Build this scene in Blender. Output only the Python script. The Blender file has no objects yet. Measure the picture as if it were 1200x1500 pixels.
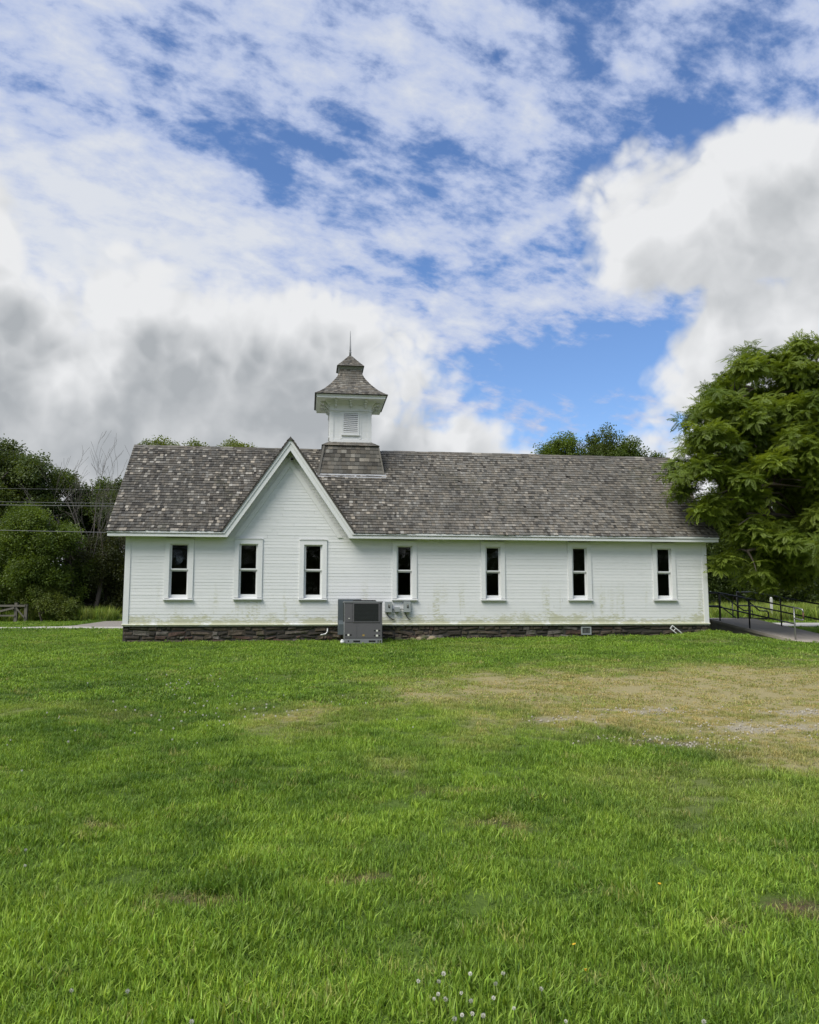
import bpy, bmesh, math, random
import numpy as np
from mathutils import Vector, Matrix

R = math.radians
scene = bpy.context.scene

# ------------------------------------------------------------------ camera
EYE = 1.55
cam_data = bpy.data.cameras.new('camera')
cam = bpy.data.objects.new('camera', cam_data)
scene.collection.objects.link(cam)
cam.location = (0, 0, EYE)
cam.rotation_euler = (R(90 + 6.8), 0, 0)
cam_data.sensor_fit = 'HORIZONTAL'
cam_data.sensor_width = 36.0
cam_data.lens = 36.0
cam_data.clip_start = 0.05
cam_data.clip_end = 3000
scene.camera = cam
scene.cycles.max_bounces = 5; scene.cycles.diffuse_bounces = 2; scene.cycles.glossy_bounces = 2; scene.cycles.transmission_bounces = 4; scene.cycles.transparent_max_bounces = 6

# ------------------------------------------------------------------ view
scene.view_settings.view_transform = 'Standard'
scene.view_settings.look = 'None'
scene.view_settings.exposure = 0.0
scene.view_settings.gamma = 1.0
scene.view_settings.use_curve_mapping = False

SUN_EL, SUN_AZ = 52.0, -136.0      # azimuth clockwise from +Y (view direction); sun stands behind the viewer's left shoulder

# ------------------------------------------------------------------ node expression helper
class X:
    """a value socket with operators, so that procedural maths reads as maths"""
    def __init__(s, nt, sock): s.nt, s.s = nt, sock
    def _m(s, op, *a, clamp=False):
        n = s.nt.nodes.new('ShaderNodeMath'); n.operation = op; n.use_clamp = clamp
        for i, v in enumerate((s,) + a):
            if isinstance(v, X): s.nt.links.new(v.s, n.inputs[i])
            else: n.inputs[i].default_value = v
        return X(s.nt, n.outputs[0])
    def __add__(s, o): return s._m('ADD', o)
    __radd__ = __add__
    def __sub__(s, o): return s._m('SUBTRACT', o)
    def __rsub__(s, o): return s._m('MULTIPLY', -1.0)._m('ADD', o)
    def __mul__(s, o): return s._m('MULTIPLY', o)
    __rmul__ = __mul__
    def __truediv__(s, o): return s._m('DIVIDE', o)
    def max(s, o): return s._m('MAXIMUM', o)
    def min(s, o): return s._m('MINIMUM', o)
    def pow(s, o): return s._m('POWER', o)
    def sqrt(s): return s._m('SQRT')
    def clamp(s): return s._m('ADD', 0.0, clamp=True)
    def step(s, a, b):      # smoothstep from a to b
        n = s.nt.nodes.new('ShaderNodeMapRange'); n.interpolation_type = 'SMOOTHSTEP'
        s.nt.links.new(s.s, n.inputs['Value'])
        n.inputs['From Min'].default_value = a; n.inputs['From Max'].default_value = b
        return X(s.nt, n.outputs['Result'])

def vec(nt, x, y, z):
    n = nt.nodes.new('ShaderNodeCombineXYZ')
    for i, v in enumerate((x, y, z)):
        if isinstance(v, X): nt.links.new(v.s, n.inputs[i])
        else: n.inputs[i].default_value = v
    return n.outputs[0]

def noise(nt, v, scale, detail=4, rough=0.55, dist=0.0, kind='FBM', dim='3D'):
    n = nt.nodes.new('ShaderNodeTexNoise'); n.noise_dimensions = dim; n.noise_type = kind
    if v is not None: nt.links.new(v, n.inputs['Vector'])
    n.inputs['Scale'].default_value = scale; n.inputs['Detail'].default_value = detail
    n.inputs['Roughness'].default_value = rough; n.inputs['Distortion'].default_value = dist
    return X(nt, n.outputs['Fac'])

def puffs(nt, v, scale, detail=2, rough=0.5):
    """rounded heaps: high in the middle of each heap, smaller heaps riding on it"""
    n = nt.nodes.new('ShaderNodeTexVoronoi'); n.feature = 'F1'; nt.links.new(v, n.inputs['Vector'])
    n.inputs['Scale'].default_value = scale; n.inputs['Detail'].default_value = detail
    n.inputs['Roughness'].default_value = rough
    n.normalize = True
    return 1.0 - X(nt, n.outputs['Distance'])

def mixc(nt, f, a, b, mode='MIX'):
    n = nt.nodes.new('ShaderNodeMix'); n.data_type = 'RGBA'; n.blend_type = mode
    for sock, v in ((n.inputs['Factor'], f), (n.inputs['A'], a), (n.inputs['B'], b)):
        if isinstance(v, X): nt.links.new(v.s, sock)
        elif isinstance(v, bpy.types.NodeSocket): nt.links.new(v, sock)
        elif isinstance(v, (tuple, list)): sock.default_value = (*v[:3], 1.0)
        else: sock.default_value = v
    return n.outputs['Result']

# ------------------------------------------------------------------ world: blue sky, altocumulus sheet, cumulus banks
world = bpy.data.worlds.new('World'); scene.world = world; world.use_nodes = True
def build_sky(nt):
    nt.nodes.clear()
    tc = nt.nodes.new('ShaderNodeTexCoord')
    D = tc.outputs['Generated']
    sep = nt.nodes.new('ShaderNodeSeparateXYZ'); nt.links.new(D, sep.inputs[0])
    dx, dy, dz = (X(nt, sep.outputs[i]) for i in range(3))
    sky = nt.nodes.new('ShaderNodeTexSky'); sky.sky_type = 'NISHITA'; sky.sun_disc = False
    sky.sun_elevation = R(SUN_EL); sky.sun_rotation = R(SUN_AZ)
    sky.altitude = 300; sky.air_density = 1.0; sky.dust_density = 0.4; sky.ozone_density = 4.0
    hsv = nt.nodes.new('ShaderNodeHueSaturation'); nt.links.new(sky.outputs[0], hsv.inputs['Color'])
    hsv.inputs['Hue'].default_value = 0.506; hsv.inputs['Saturation'].default_value = 1.10; hsv.inputs['Value'].default_value = 1.12
    blue = hsv.outputs[0]
    az = dx._m('ARCTAN2', dy) * 57.2958
    el = dz._m('ARCSINE') * 57.2958
    def blob(a0, e0, ra, re):
        u = (az - a0) * (1 / ra); v = (el - e0) * (1 / re)
        return 1.0 - (u * u + v * v).sqrt()
    # --- altocumulus sheet, laid out on a shallow dome overhead
    k = dz.max(0.0) + 0.28
    px, py = dx / k, dy / k
    ca, sa = math.cos(R(28)), math.sin(R(28))
    qx, qy = px * ca + py * sa, py * ca - px * sa         # rows of cells run askew to the view
    big = noise(nt, vec(nt, px, py, 3.7), 1.3, 2, 0.5)
    mid = noise(nt, vec(nt, qx * 0.85, qy * 1.2, 9.1), 4.6, 3, 0.5)
    cells = noise(nt, vec(nt, qx * 0.9, qy * 1.25, 1.3), 14.0, 6, 0.60, 0.1)
    lean = dx.step(-0.55, 0.50)                           # the sheet thins out towards the right
    d1 = (cells - 0.5) * 2.1 + (mid - 0.5) * 1.2 + (big - 0.5) * 0.8 + 0.46 - lean * 0.43
    d1 = d1 - blob(13.5, 16.3, 10, 3.4).clamp() * 0.9 - blob(-15, 30.0, 10, 2.2).clamp() * 0.42 - blob(-7, 27.0, 6, 2.0).clamp() * 0.3 - blob(3, 28.5, 9, 4.0).clamp() * 0.30 - blob(20, 31, 8, 3).clamp() * .35 - blob(25, 40.0, 9, 4.0).clamp() * 0.40
    d1 = d1 + blob(10, 20.8, 14, 2.8).clamp() * 0.5 + blob(-20, 23, 18, 7).clamp() * 0.55 + blob(-28, 38, 16, 9).clamp() * 0.3
    a1 = d1.step(-0.14, 0.42)
    thick = d1.step(0.15, 1.05)
    c1 = mixc(nt, thick, (0.47, 0.555, 0.79), (0.745, 0.775, 0.83))
    # --- cumulus: banks placed in azimuth / elevation, their outline broken by noise
    jig = noise(nt, D, 5.0, 4, 0.6)
    jv = nt.nodes.new('ShaderNodeVectorMath'); jv.operation = 'MULTIPLY_ADD'; nt.links.new(vec(nt, jig - 0.5, 0.5 - jig, jig - 0.5), jv.inputs[0]); jv.inputs[1].default_value = (0.10, 0.10, 0.10); nt.links.new(D, jv.inputs[2])
    wob = puffs(nt, jv.outputs[0], 9.0, 3, 0.6)
    wob2 = noise(nt, D, 2.3, 2, 0.5)
    up = nt.nodes.new('ShaderNodeVectorMath'); up.operation = 'ADD'; nt.links.new(jv.outputs[0], up.inputs[0]); up.inputs[1].default_value = (-0.022, -0.01, 0.034)
    wobu = puffs(nt, up.outputs[0], 9.0, 2, 0.6)
    fine = noise(nt, D, 17.0, 4, 0.6)
    def banks(de, da):
        g = lambda a0, e0, ra, re: blob(a0 + da, e0 - de, ra, re)
        f = g(-13, 13.8, 17, 7.6).max(g(-30, 11.0, 17, 10.0)).max(g(-31.5, 21.5, 5.5, 4.6))
        f = f.max(g(25.0, 24.6, 10.5, 4.8)).max(g(23.2, 16.4, 5.2, 5.6)).max(g(34, 18, 11, 8))
        return f.max(g(4, 6.4, 12, 4.8) - 0.05).max(g(-3, 8.5, 13, 6.0)).max(g(27, 8, 12, 6))
    far = noise(nt, vec(nt, dx, dy, dz * 2.2), 2.1, 2, 0.5)
    behind = dy.step(0.55, 0.25)                          # the rest of the round horizon carries banks of the same kind
    f2 = ((far - 0.50) * 3.2 - (dz - 0.22)._m('ABSOLUTE') * 1.8 + 0.25) * behind - (1.0 - behind) * 2.0
    rough = (wob - 0.60) * 1.5 + (wob2 - 0.5) * 0.5 + (jig - 0.5) * 0.9 + (fine - 0.5) * 0.45
    fd = banks(0, 0).max(f2) + rough
    fu = banks(3.0, 1.2).max(f2 - (0.30 - dz)) + (wobu - 0.60) * 1.5 + (wob2 - 0.5) * 0.5 + (jig - 0.5) * 0.9      # how much cloud lies above, towards the light
    right = dx.step(0.0, 0.25)
    a2 = fd.step(-0.07, 0.24)
    gloom = (fu.step(-0.10, 0.62) * (0.92 - right * 0.38) - el.step(13.0, 6.0) * 0.22 + (wob2 - 0.5) * 0.5 - (wob - wobu) * 1.7 + (fine - 0.5) * 0.45 - 0.05).clamp()
    c2 = mixc(nt, gloom, (0.83, 0.84, 0.855), (0.42, 0.445, 0.47))
    # --- together: the clouds replace the blue behind them
    K = 1 / 0.15
    col = mixc(nt, a1 * 0.95, blue, mixc(nt, 1.0, c1, (K, K, K), 'MULTIPLY'))
    col = mixc(nt, a2, col, mixc(nt, 1.0, c2, (K, K, K), 'MULTIPLY'))
    col = mixc(nt, dz.step(0.0, -0.02), col, (1.2, 1.3, 1.0))
    bg = nt.nodes.new('ShaderNodeBackground'); bg.inputs['Strength'].default_value = 0.15
    nt.links.new(col, bg.inputs['Color'])
    out = nt.nodes.new('ShaderNodeOutputWorld'); nt.links.new(bg.outputs[0], out.inputs['Surface'])
build_sky(world.node_tree)
world.cycles.sampling_method = 'MANUAL'; world.cycles.sample_map_resolution = 512

# ------------------------------------------------------------------ sun (veiled by thin cloud: soft edged)
sun_data = bpy.data.lights.new('sun', 'SUN')
sun_data.energy = 3.8; sun_data.angle = R(34); sun_data.color = (1.0, 0.955, 0.88)
sun = bpy.data.objects.new('sun', sun_data); scene.collection.objects.link(sun)
_sd = Vector((math.sin(R(SUN_AZ)) * math.cos(R(SUN_EL)), math.cos(R(SUN_AZ)) * math.cos(R(SUN_EL)), math.sin(R(SUN_EL))))
sun.rotation_euler = (-_sd).to_track_quat('-Z', 'Y').to_euler()

# ------------------------------------------------------------------ helpers
random.seed(7)
rng = np.random.default_rng(11)
COL = scene.collection

def tag(o, label=None, cat=None, group=None, kind=None):
    if label: o['label'] = label
    if cat: o['category'] = cat
    if group: o['group'] = group
    if kind: o['kind'] = kind
    return o

def link(name, data, parent=None):
    o = bpy.data.objects.new(name, data); COL.objects.link(o); o.parent = parent
    return o

def empty(name, loc=(0, 0, 0), rz=0.0):
    o = link(name, None); o.location = loc; o.rotation_euler = (0, 0, rz); o.empty_display_size = 0.2
    return o

class MB:
    """collects faces; build() links them as one mesh object"""
    def __init__(s): s.v, s.f, s.c, s.sm = [], [], [], []
    def add(s, vs, fs, col=None, smooth=False):
        n = len(s.v); s.v += [tuple(p) for p in vs]
        s.f += [tuple(i + n for i in f) for f in fs]; s.sm += [smooth] * len(fs)
        s.c += [col or (1, 1, 1)] * len(vs)
        return s
    def box(s, x0, x1, y0, y1, z0, z1, col=None):
        vs = [(x0,y0,z0),(x1,y0,z0),(x1,y1,z0),(x0,y1,z0),(x0,y0,z1),(x1,y0,z1),(x1,y1,z1),(x0,y1,z1)]
        return s.add(vs, [(0,3,2,1),(4,5,6,7),(0,1,5,4),(1,2,6,5),(2,3,7,6),(3,0,4,7)], col)
    def prism(s, poly, y0, y1, col=None):          # poly: (x, z) counter-clockwise seen from -y
        n = len(poly)
        vs = [(x, y0, z) for x, z in poly] + [(x, y1, z) for x, z in poly]
        fs = [tuple(range(n)), tuple(range(2*n-1, n-1, -1))] + [(i, i+n, (i+1) % n + n, (i+1) % n) for i in range(n)]
        return s.add(vs, fs, col)
    def slab(s, poly, dz, col=None):               # poly: 3-D points counter-clockwise from above; thickened downwards
        n = len(poly)
        vs = [tuple(p) for p in poly] + [(p[0], p[1], p[2] - dz) for p in poly]
        fs = [tuple(range(n)), tuple(range(2*n-1, n-1, -1))] + [(i, i+n, (i+1) % n + n, (i+1) % n) for i in range(n)]
        return s.add(vs, fs, col)
    def tube(s, path, rad, seg=8, col=None, caps=True):
        path = [Vector(p) for p in path]
        if not isinstance(rad, (list, tuple)): rad = [rad] * len(path)
        vs, fs = [], []
        prev = None
        for i, p in enumerate(path):
            t = (path[min(i+1, len(path)-1)] - path[max(i-1, 0)]).normalized()
            if prev is None:
                a = t.orthogonal().normalized()
            else:
                a = (prev - t * prev.dot(t)); a = a.normalized() if a.length > 1e-6 else t.orthogonal().normalized()
            prev = a; b = t.cross(a)
            for k in range(seg):
                an = 2 * math.pi * k / seg
                vs.append(p + (a * math.cos(an) + b * math.sin(an)) * rad[i])
        for i in range(len(path) - 1):
            for k in range(seg):
                fs.append((i*seg+k, i*seg+(k+1) % seg, (i+1)*seg+(k+1) % seg, (i+1)*seg+k))
        if caps: fs += [tuple(range(seg-1, -1, -1)), tuple(range((len(path)-1)*seg, len(path)*seg))]
        return s.add(vs, fs, col, True)
    def mesh(s, name, mat):
        me = bpy.data.meshes.new(name); me.from_pydata(s.v, [], s.f)
        me.polygons.foreach_set('use_smooth', s.sm)
        a = me.color_attributes.new('tint', 'FLOAT_COLOR', 'POINT')
        c = np.ones((len(s.v), 4), np.float32); c[:, :3] = np.array(s.c, np.float32).reshape(-1, 3)
        a.data.foreach_set('color', c.ravel())
        if mat: me.materials.append(mat)
        me.update(); return me
    def build(s, name, mat, parent=None, kind=None):
        o = link(name, s.mesh(name, mat), parent)
        if kind: o['kind'] = kind
        return o

# ------------------------------------------------------------------ materials
MATS = {}
def material(name):
    m = bpy.data.materials.new(name); m.use_nodes = True; nt = m.node_tree; nt.nodes.clear()
    out = nt.nodes.new('ShaderNodeOutputMaterial'); p = nt.nodes.new('ShaderNodeBsdfPrincipled')
    nt.links.new(p.outputs[0], out.inputs[0]); MATS[name] = m
    return m, nt, p, out
def objc(nt): return nt.nodes.new('ShaderNodeTexCoord').outputs['Object']
def wpos(nt): return nt.nodes.new('ShaderNodeNewGeometry').outputs['Position']
def split(nt, v):
    s = nt.nodes.new('ShaderNodeSeparateXYZ'); nt.links.new(v, s.inputs[0]); return [X(nt, s.outputs[i]) for i in range(3)]
def scaled(nt, v, sx, sy, sz):
    m = nt.nodes.new('ShaderNodeVectorMath'); m.operation = 'MULTIPLY'; nt.links.new(v, m.inputs[0]); m.inputs[1].default_value = (sx, sy, sz); return m.outputs[0]
def orand(nt): return X(nt, nt.nodes.new('ShaderNodeObjectInfo').outputs['Random'])
def attr(nt, name, kind='GEOMETRY'):
    a = nt.nodes.new('ShaderNodeAttribute'); a.attribute_type = kind; a.attribute_name = name; return a
def bump(nt, p, h, strength=0.3, dist=0.01):
    b = nt.nodes.new('ShaderNodeBump'); b.inputs['Strength'].default_value = strength; b.inputs['Distance'].default_value = dist
    nt.links.new(h.s, b.inputs['Height']); nt.links.new(b.outputs[0], p.inputs['Normal'])

def plain(name, col, rough=0.6, metal=0.0, var=0.15, scale=8.0, bumpk=0.0):
    m, nt, p, out = material(name)
    v = wpos(nt)
    n = noise(nt, v, scale, 5, 0.6)
    c = mixc(nt, n, tuple(max(0, x * (1 - var)) for x in col), tuple(x * (1 + var) for x in col))
    nt.links.new(c, p.inputs['Base Color']); p.inputs['Roughness'].default_value = rough; p.inputs['Metallic'].default_value = metal
    if bumpk: bump(nt, p, n, bumpk, 0.02)
    return m

def white_paint(name, stains=True):
    m, nt, p, out = material(name)
    v = objc(nt); x, y, z = split(nt, v)
    r = orand(nt)
    base = mixc(nt, r, (0.745, 0.76, 0.75), (0.80, 0.81, 0.80))
    dust = noise(nt, scaled(nt, v, 1.6, 1.0, 9.0), 2.2, 6, 0.65)                    # streaky grey weathering
    base = mixc(nt, (dust.step(0.50, 0.78)) * 0.30, base, (0.46, 0.49, 0.44))
    if stains:
        # green algae: low on the wall, in blotches and in a few vertical runs
        n1 = noise(nt, scaled(nt, v, 1.0, 1.0, 1.9), 1.35, 3, 0.55)
        n2 = noise(nt, scaled(nt, v, 1.0, 1.0, 3.2), 8.0, 4, 0.65)
        runs = noise(nt, scaled(nt, v, 1.0, 1.0, 0.10), 2.1, 3, 0.6)
        low = z.step(1.55, 1.14)
        a = ((n1 * 0.55 + n2 * 0.45 + low * 0.17 - z.step(1.2, 2.6) * 0.10).step(0.545, 0.68)) * 0.62
        b = (runs.step(0.555, 0.66) * n2.step(0.40, 0.62) * z.step(2.6, 1.5)) * 0.62
        g = a.max(b) * z.step(3.1, 2.2)
        base = mixc(nt, g, base, (0.40, 0.40, 0.17))
        chips = noise(nt, v, 22.0, 3, 0.7).step(0.70, 0.76) * noise(nt, v, 1.1, 2, 0.5).step(0.5, 0.62)
        base = mixc(nt, chips * 0.55, base, (0.30, 0.30, 0.27))
    nt.links.new(base, p.inputs['Base Color']); p.inputs['Roughness'].default_value = 0.55
    bump(nt, p, noise(nt, scaled(nt, v, 3, 3, 30), 4, 4, 0.6), 0.15, 0.004)
    return m
paint = white_paint('white_paint'); trim = white_paint('white_trim', False)

def shingle_mat():
    m, nt, p, out = material('weathered_shingle')
    v = objc(nt); x, y, z = split(nt, v)
    a = attr(nt, 'tint')
    grain = noise(nt, scaled(nt, v, 60, 6, 6), 1.0, 4, 0.7)
    blotch = noise(nt, v, 1.1, 4, 0.6)
    c = mixc(nt, 1.0, a.outputs['Color'], mixc(nt, grain, (0.72, 0.72, 0.72), (1.26, 1.25, 1.22)), 'MULTIPLY')
    moss = (blotch.step(0.52, 0.70)) * (noise(nt, v, 9.0, 4, 0.6).step(0.45, 0.62)) * 0.55
    c = mixc(nt, moss, c, (0.075, 0.078, 0.035))
    c = mixc(nt, noise(nt, v, 0.55, 3, 0.5).step(0.50, 0.68) * 0.38, c, (0.055, 0.052, 0.045))
    nt.links.new(c, p.inputs['Base Color']); p.inputs['Roughness'].default_value = 0.85
    bump(nt, p, grain, 0.4, 0.004)
    return m
shingle = shingle_mat()

def stone_mat():
    m, nt, p, out = material('foundation_stone')
    v = objc(nt); w = wpos(nt); r = orand(nt)
    n = noise(nt, w, 9.0, 6, 0.65)
    c = mixc(nt, r.step(0.15, 0.75), (0.036, 0.030, 0.022), (0.105, 0.082, 0.058))
    c = mixc(nt, r.step(0.86, 0.90), c, (0.15, 0.135, 0.115))
    c = mixc(nt, (r - 0.40)._m('ABSOLUTE').step(0.10, 0.04), c, (0.080, 0.047, 0.033))
    c = mixc(nt, n.step(0.40, 0.75) * 0.7, c, (0.022, 0.020, 0.017))
    c = mixc(nt, noise(nt, w, 2.2, 4, 0.6).step(0.53, 0.66) * 0.65, c, (0.050, 0.056, 0.022))
    c = mixc(nt, noise(nt, w, 14.0, 3, 0.6).step(0.64, 0.72) * 0.5, c, (0.30, 0.28, 0.25))
    nt.links.new(c, p.inputs['Base Color']); p.inputs['Roughness'].default_value = 0.9
    bump(nt, p, n, 0.7, 0.03)
    return m
stone = stone_mat()
mortar = plain('mortar', (0.05, 0.046, 0.04), 0.95, 0, 0.5, 14, 0.5)

def glass_mat():
    m, nt, p, out = material('window_glass')
    nt.nodes.remove(p)
    tr = nt.nodes.new('ShaderNodeBsdfTransparent'); tr.inputs[0].default_value = (0.80, 0.84, 0.83, 1)
    gl = nt.nodes.new('ShaderNodeBsdfGlossy'); gl.inputs['Roughness'].default_value = 0.02
    fr = nt.nodes.new('ShaderNodeFresnel'); fr.inputs[0].default_value = 1.45
    mx = nt.nodes.new('ShaderNodeMixShader')
    b = nt.nodes.new('ShaderNodeBump'); b.inputs['Strength'].default_value = 0.05; b.inputs['Distance'].default_value = 0.02
    nt.links.new(noise(nt, wpos(nt), 2.5, 2, 0.5).s, b.inputs['Height']); nt.links.new(b.outputs[0], gl.inputs['Normal'])
    nt.links.new(fr.outputs[0], mx.inputs[0]); nt.links.new(tr.outputs[0], mx.inputs[1]); nt.links.new(gl.outputs[0], mx.inputs[2])
    nt.links.new(mx.outputs[0], out.inputs[0])
    return m
glass = glass_mat()
inner = plain('interior_plaster', (0.10, 0.09, 0.08), 0.9)
ac_grey = plain('ac_cabinet_grey', (0.115, 0.112, 0.118), 0.5, 0.0, 0.10, 3)
ac_light = plain('galvanised_sheet', (0.27, 0.28, 0.29), 0.45, 0.3, 0.12, 5)
duct_mat = plain('duct_blue_grey', (0.085, 0.105, 0.115), 0.5, 0.0, 0.15, 3)
dark = plain('dark_void', (0.008, 0.009, 0.009), 0.8)
fin_mat = plain('coil_fin', (0.03, 0.033, 0.032), 0.5)
coil_mat = plain('condenser_coil', (0.012, 0.015, 0.014), 0.6, 0.0, 0.3, 40)
box_grey = plain('electrical_box_grey', (0.36, 0.39, 0.385), 0.45, 0.1, 0.08, 6)
black_rail = plain('black_railing_paint', (0.014, 0.018, 0.019), 0.4, 0.0, 0.3, 20)
galv = plain('galvanised_pipe', (0.34, 0.35, 0.34), 0.4, 0.6, 0.2, 20)
rust = plain('rusted_pipe', (0.15, 0.085, 0.055), 0.8, 0.0, 0.35, 30)
concrete = plain('ramp_concrete', (0.40, 0.355, 0.305), 0.9, 0, 0.28, 3.5, 0.2)
road_mat = plain('pale_concrete', (0.48, 0.45, 0.39), 0.9, 0, 0.12, 2.0, 0.1)
gravel_mat = plain('driveway_gravel', (0.25, 0.225, 0.19), 0.95, 0, 0.25, 9, 0.4)
pebble_mat = plain('limestone_chips', (0.40, 0.37, 0.30), 0.9, 0, 0.35, 40)
wood = plain('weathered_fence_wood', (0.13, 0.12, 0.10), 0.9, 0, 0.3, 12)
wire_mat = plain('cable', (0.13, 0.135, 0.14), 0.5, 0.3, 0.1, 4)
flash = plain('lead_flashing', (0.42, 0.43, 0.43), 0.5, 0.3, 0.15, 6)
white_metal = plain('white_enamel', (0.70, 0.71, 0.70), 0.4, 0, 0.08, 8)
weathered_white = plain('weathered_white_wood', (0.56, 0.56, 0.53), 0.7, 0, 0.12, 10)
sticker = plain('sticker_paper', (0.74, 0.74, 0.66), 0.6, 0, 0.04, 8)
amber = plain('warning_sticker', (0.40, 0.27, 0.06), 0.6, 0, 0.04, 8)
spire_mat = plain('spire_zinc', (0.23, 0.235, 0.235), 0.5, 0.4, 0.15, 10)
bark = plain('tree_bark', (0.075, 0.062, 0.050), 0.95, 0, 0.4, 14, 0.6)
dead_bark = plain('bare_grey_bark', (0.12, 0.108, 0.095), 0.95, 0, 0.3, 10, 0.4)
petal_white = plain('clover_petal', (0.72, 0.70, 0.62), 0.7, 0, 0.1, 60)
petal_yellow = plain('yellow_petal', (0.72, 0.46, 0.03), 0.7, 0, 0.1, 60)

def leaf_mat(name, dark_c, light_c, trans=0.35, gloss=0.45):
    """leaf: reflects and lets light through; 'tone' and 'hue' come from each spray"""
    m, nt, p, out = material(name)
    t = X(nt, attr(nt, 'tone', 'INSTANCER').outputs['Fac'])
    c = mixc(nt, t, dark_c, light_c)
    n = noise(nt, wpos(nt), 3.0, 2, 0.5)
    c = mixc(nt, n.step(0.3, 0.75) * 0.35, c, tuple(x * 0.62 for x in dark_c))
    nt.links.new(c, p.inputs['Base Color']); p.inputs['Roughness'].default_value = gloss
    p.inputs['Specular IOR Level'].default_value = 0.35
    tl = nt.nodes.new('ShaderNodeBsdfTranslucent')
    nt.links.new(mixc(nt, 1.0, c, (1.35, 1.25, 0.55), 'MULTIPLY'), tl.inputs[0])
    mx = nt.nodes.new('ShaderNodeMixShader'); mx.inputs[0].default_value = trans
    nt.links.new(p.outputs[0], mx.inputs[1]); nt.links.new(tl.outputs[0], mx.inputs[2]); nt.links.new(mx.outputs[0], out.inputs[0])
    return m
leaf_walnut = leaf_mat('walnut_leaf', (0.092, 0.148, 0.018), (0.305, 0.395, 0.060), .46)
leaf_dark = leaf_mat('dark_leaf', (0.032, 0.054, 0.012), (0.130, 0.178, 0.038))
leaf_mid = leaf_mat('mid_leaf', (0.058, 0.098, 0.014), (0.180, 0.255, 0.040))
leaf_bright = leaf_mat('bright_leaf', (0.10, 0.145, 0.028), (0.24, 0.285, 0.065))
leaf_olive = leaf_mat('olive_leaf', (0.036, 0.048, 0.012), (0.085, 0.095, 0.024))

def grass_mat():
    m, nt, p, out = material('grass_blade')
    t = X(nt, attr(nt, 'tone', 'INSTANCER').outputs['Fac']); d = X(nt, attr(nt, 'dry', 'INSTANCER').outputs['Fac'])
    h = attr(nt, 'tint').outputs['Color']                    # blade to blade variation and pale tips, stored on the tuft
    c = mixc(nt, t, (0.088, 0.182, 0.024), (0.305, 0.470, 0.060))
    c = mixc(nt, d, c, (0.56, 0.48, 0.225))
    c = mixc(nt, 1.0, c, h, 'MULTIPLY')
    nt.links.new(c, p.inputs['Base Color']); p.inputs['Roughness'].default_value = 0.5; p.inputs['Specular IOR Level'].default_value = 0.3
    tl = nt.nodes.new('ShaderNodeBsdfTranslucent'); nt.links.new(mixc(nt, 1.0, c, (1.25, 1.2, 0.6), 'MULTIPLY'), tl.inputs[0])
    mx = nt.nodes.new('ShaderNodeMixShader'); mx.inputs[0].default_value = 0.35
    nt.links.new(p.outputs[0], mx.inputs[1]); nt.links.new(tl.outputs[0], mx.inputs[2]); nt.links.new(mx.outputs[0], out.inputs[0])
    return m
grass = grass_mat()

def ground_mat():
    m, nt, p, out = material('turf_soil')
    v = wpos(nt)
    a = attr(nt, 'cover'); s = nt.nodes.new('ShaderNodeSeparateColor'); nt.links.new(a.outputs['Color'], s.inputs[0])
    dry, tone = X(nt, s.outputs[0]), X(nt, s.outputs[1])
    fine = noise(nt, v, 30.0, 4, 0.7); mid = noise(nt, v, 3.0, 4, 0.6)
    g = mixc(nt, (tone * 0.6 + mid * 0.25 + fine * 0.3).clamp(), (0.045, 0.080, 0.017), (0.125, 0.190, 0.034))
    g = mixc(nt, dry, g, mixc(nt, fine, (0.27, 0.23, 0.11), (0.46, 0.39, 0.20)))
    g = mixc(nt, X(nt, s.outputs[2]) * fine.step(0.25, 0.6), g, mixc(nt, dry, mixc(nt, fine, (0.055, 0.038, 0.022), (0.15, 0.11, 0.065)), (0.40, 0.36, 0.27)))
    nt.links.new(g, p.inputs['Base Color']); p.inputs['Roughness'].default_value = 0.95; p.inputs['Specular IOR Level'].default_value = 0.1
    bump(nt, p, fine, 0.8, 0.04)
    return m
soil = ground_mat()

# ------------------------------------------------------------------ the lie of the land
TH = R(7.15); CT, SNT = math.cos(TH), math.sin(TH); D0 = 23.5
def to_local(Xw, Yw): return Xw * CT + (Yw - D0) * SNT, -Xw * SNT + (Yw - D0) * CT
def to_world(xl, yl): return xl * CT - yl * SNT, D0 + xl * SNT + yl * CT

def vnoise(x, y, seed=0):                       # smooth value noise for numpy arrays
    r = np.random.default_rng(seed).random((64, 64))
    xi, yi = np.floor(x).astype(int), np.floor(y).astype(int)
    fx, fy = x - xi, y - yi; fx = fx*fx*(3-2*fx); fy = fy*fy*(3-2*fy)
    g = lambda a, b: r[a % 64, b % 64]
    return (g(xi, yi)*(1-fx) + g(xi+1, yi)*fx)*(1-fy) + (g(xi, yi+1)*(1-fx) + g(xi+1, yi+1)*fx)*fy
def fbm(x, y, seed=0, octv=4):
    s, a, t = 0, 1.0, 0
    for k in range(octv):
        s = s + a * vnoise(x * 2**k + 17.3*k, y * 2**k + 5.1*k, seed + k); t += a; a *= 0.5
    return s / t
def sstep(a, b, x):
    t = np.clip((x - a) / (b - a), 0, 1); return t*t*(3-2*t)

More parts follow.
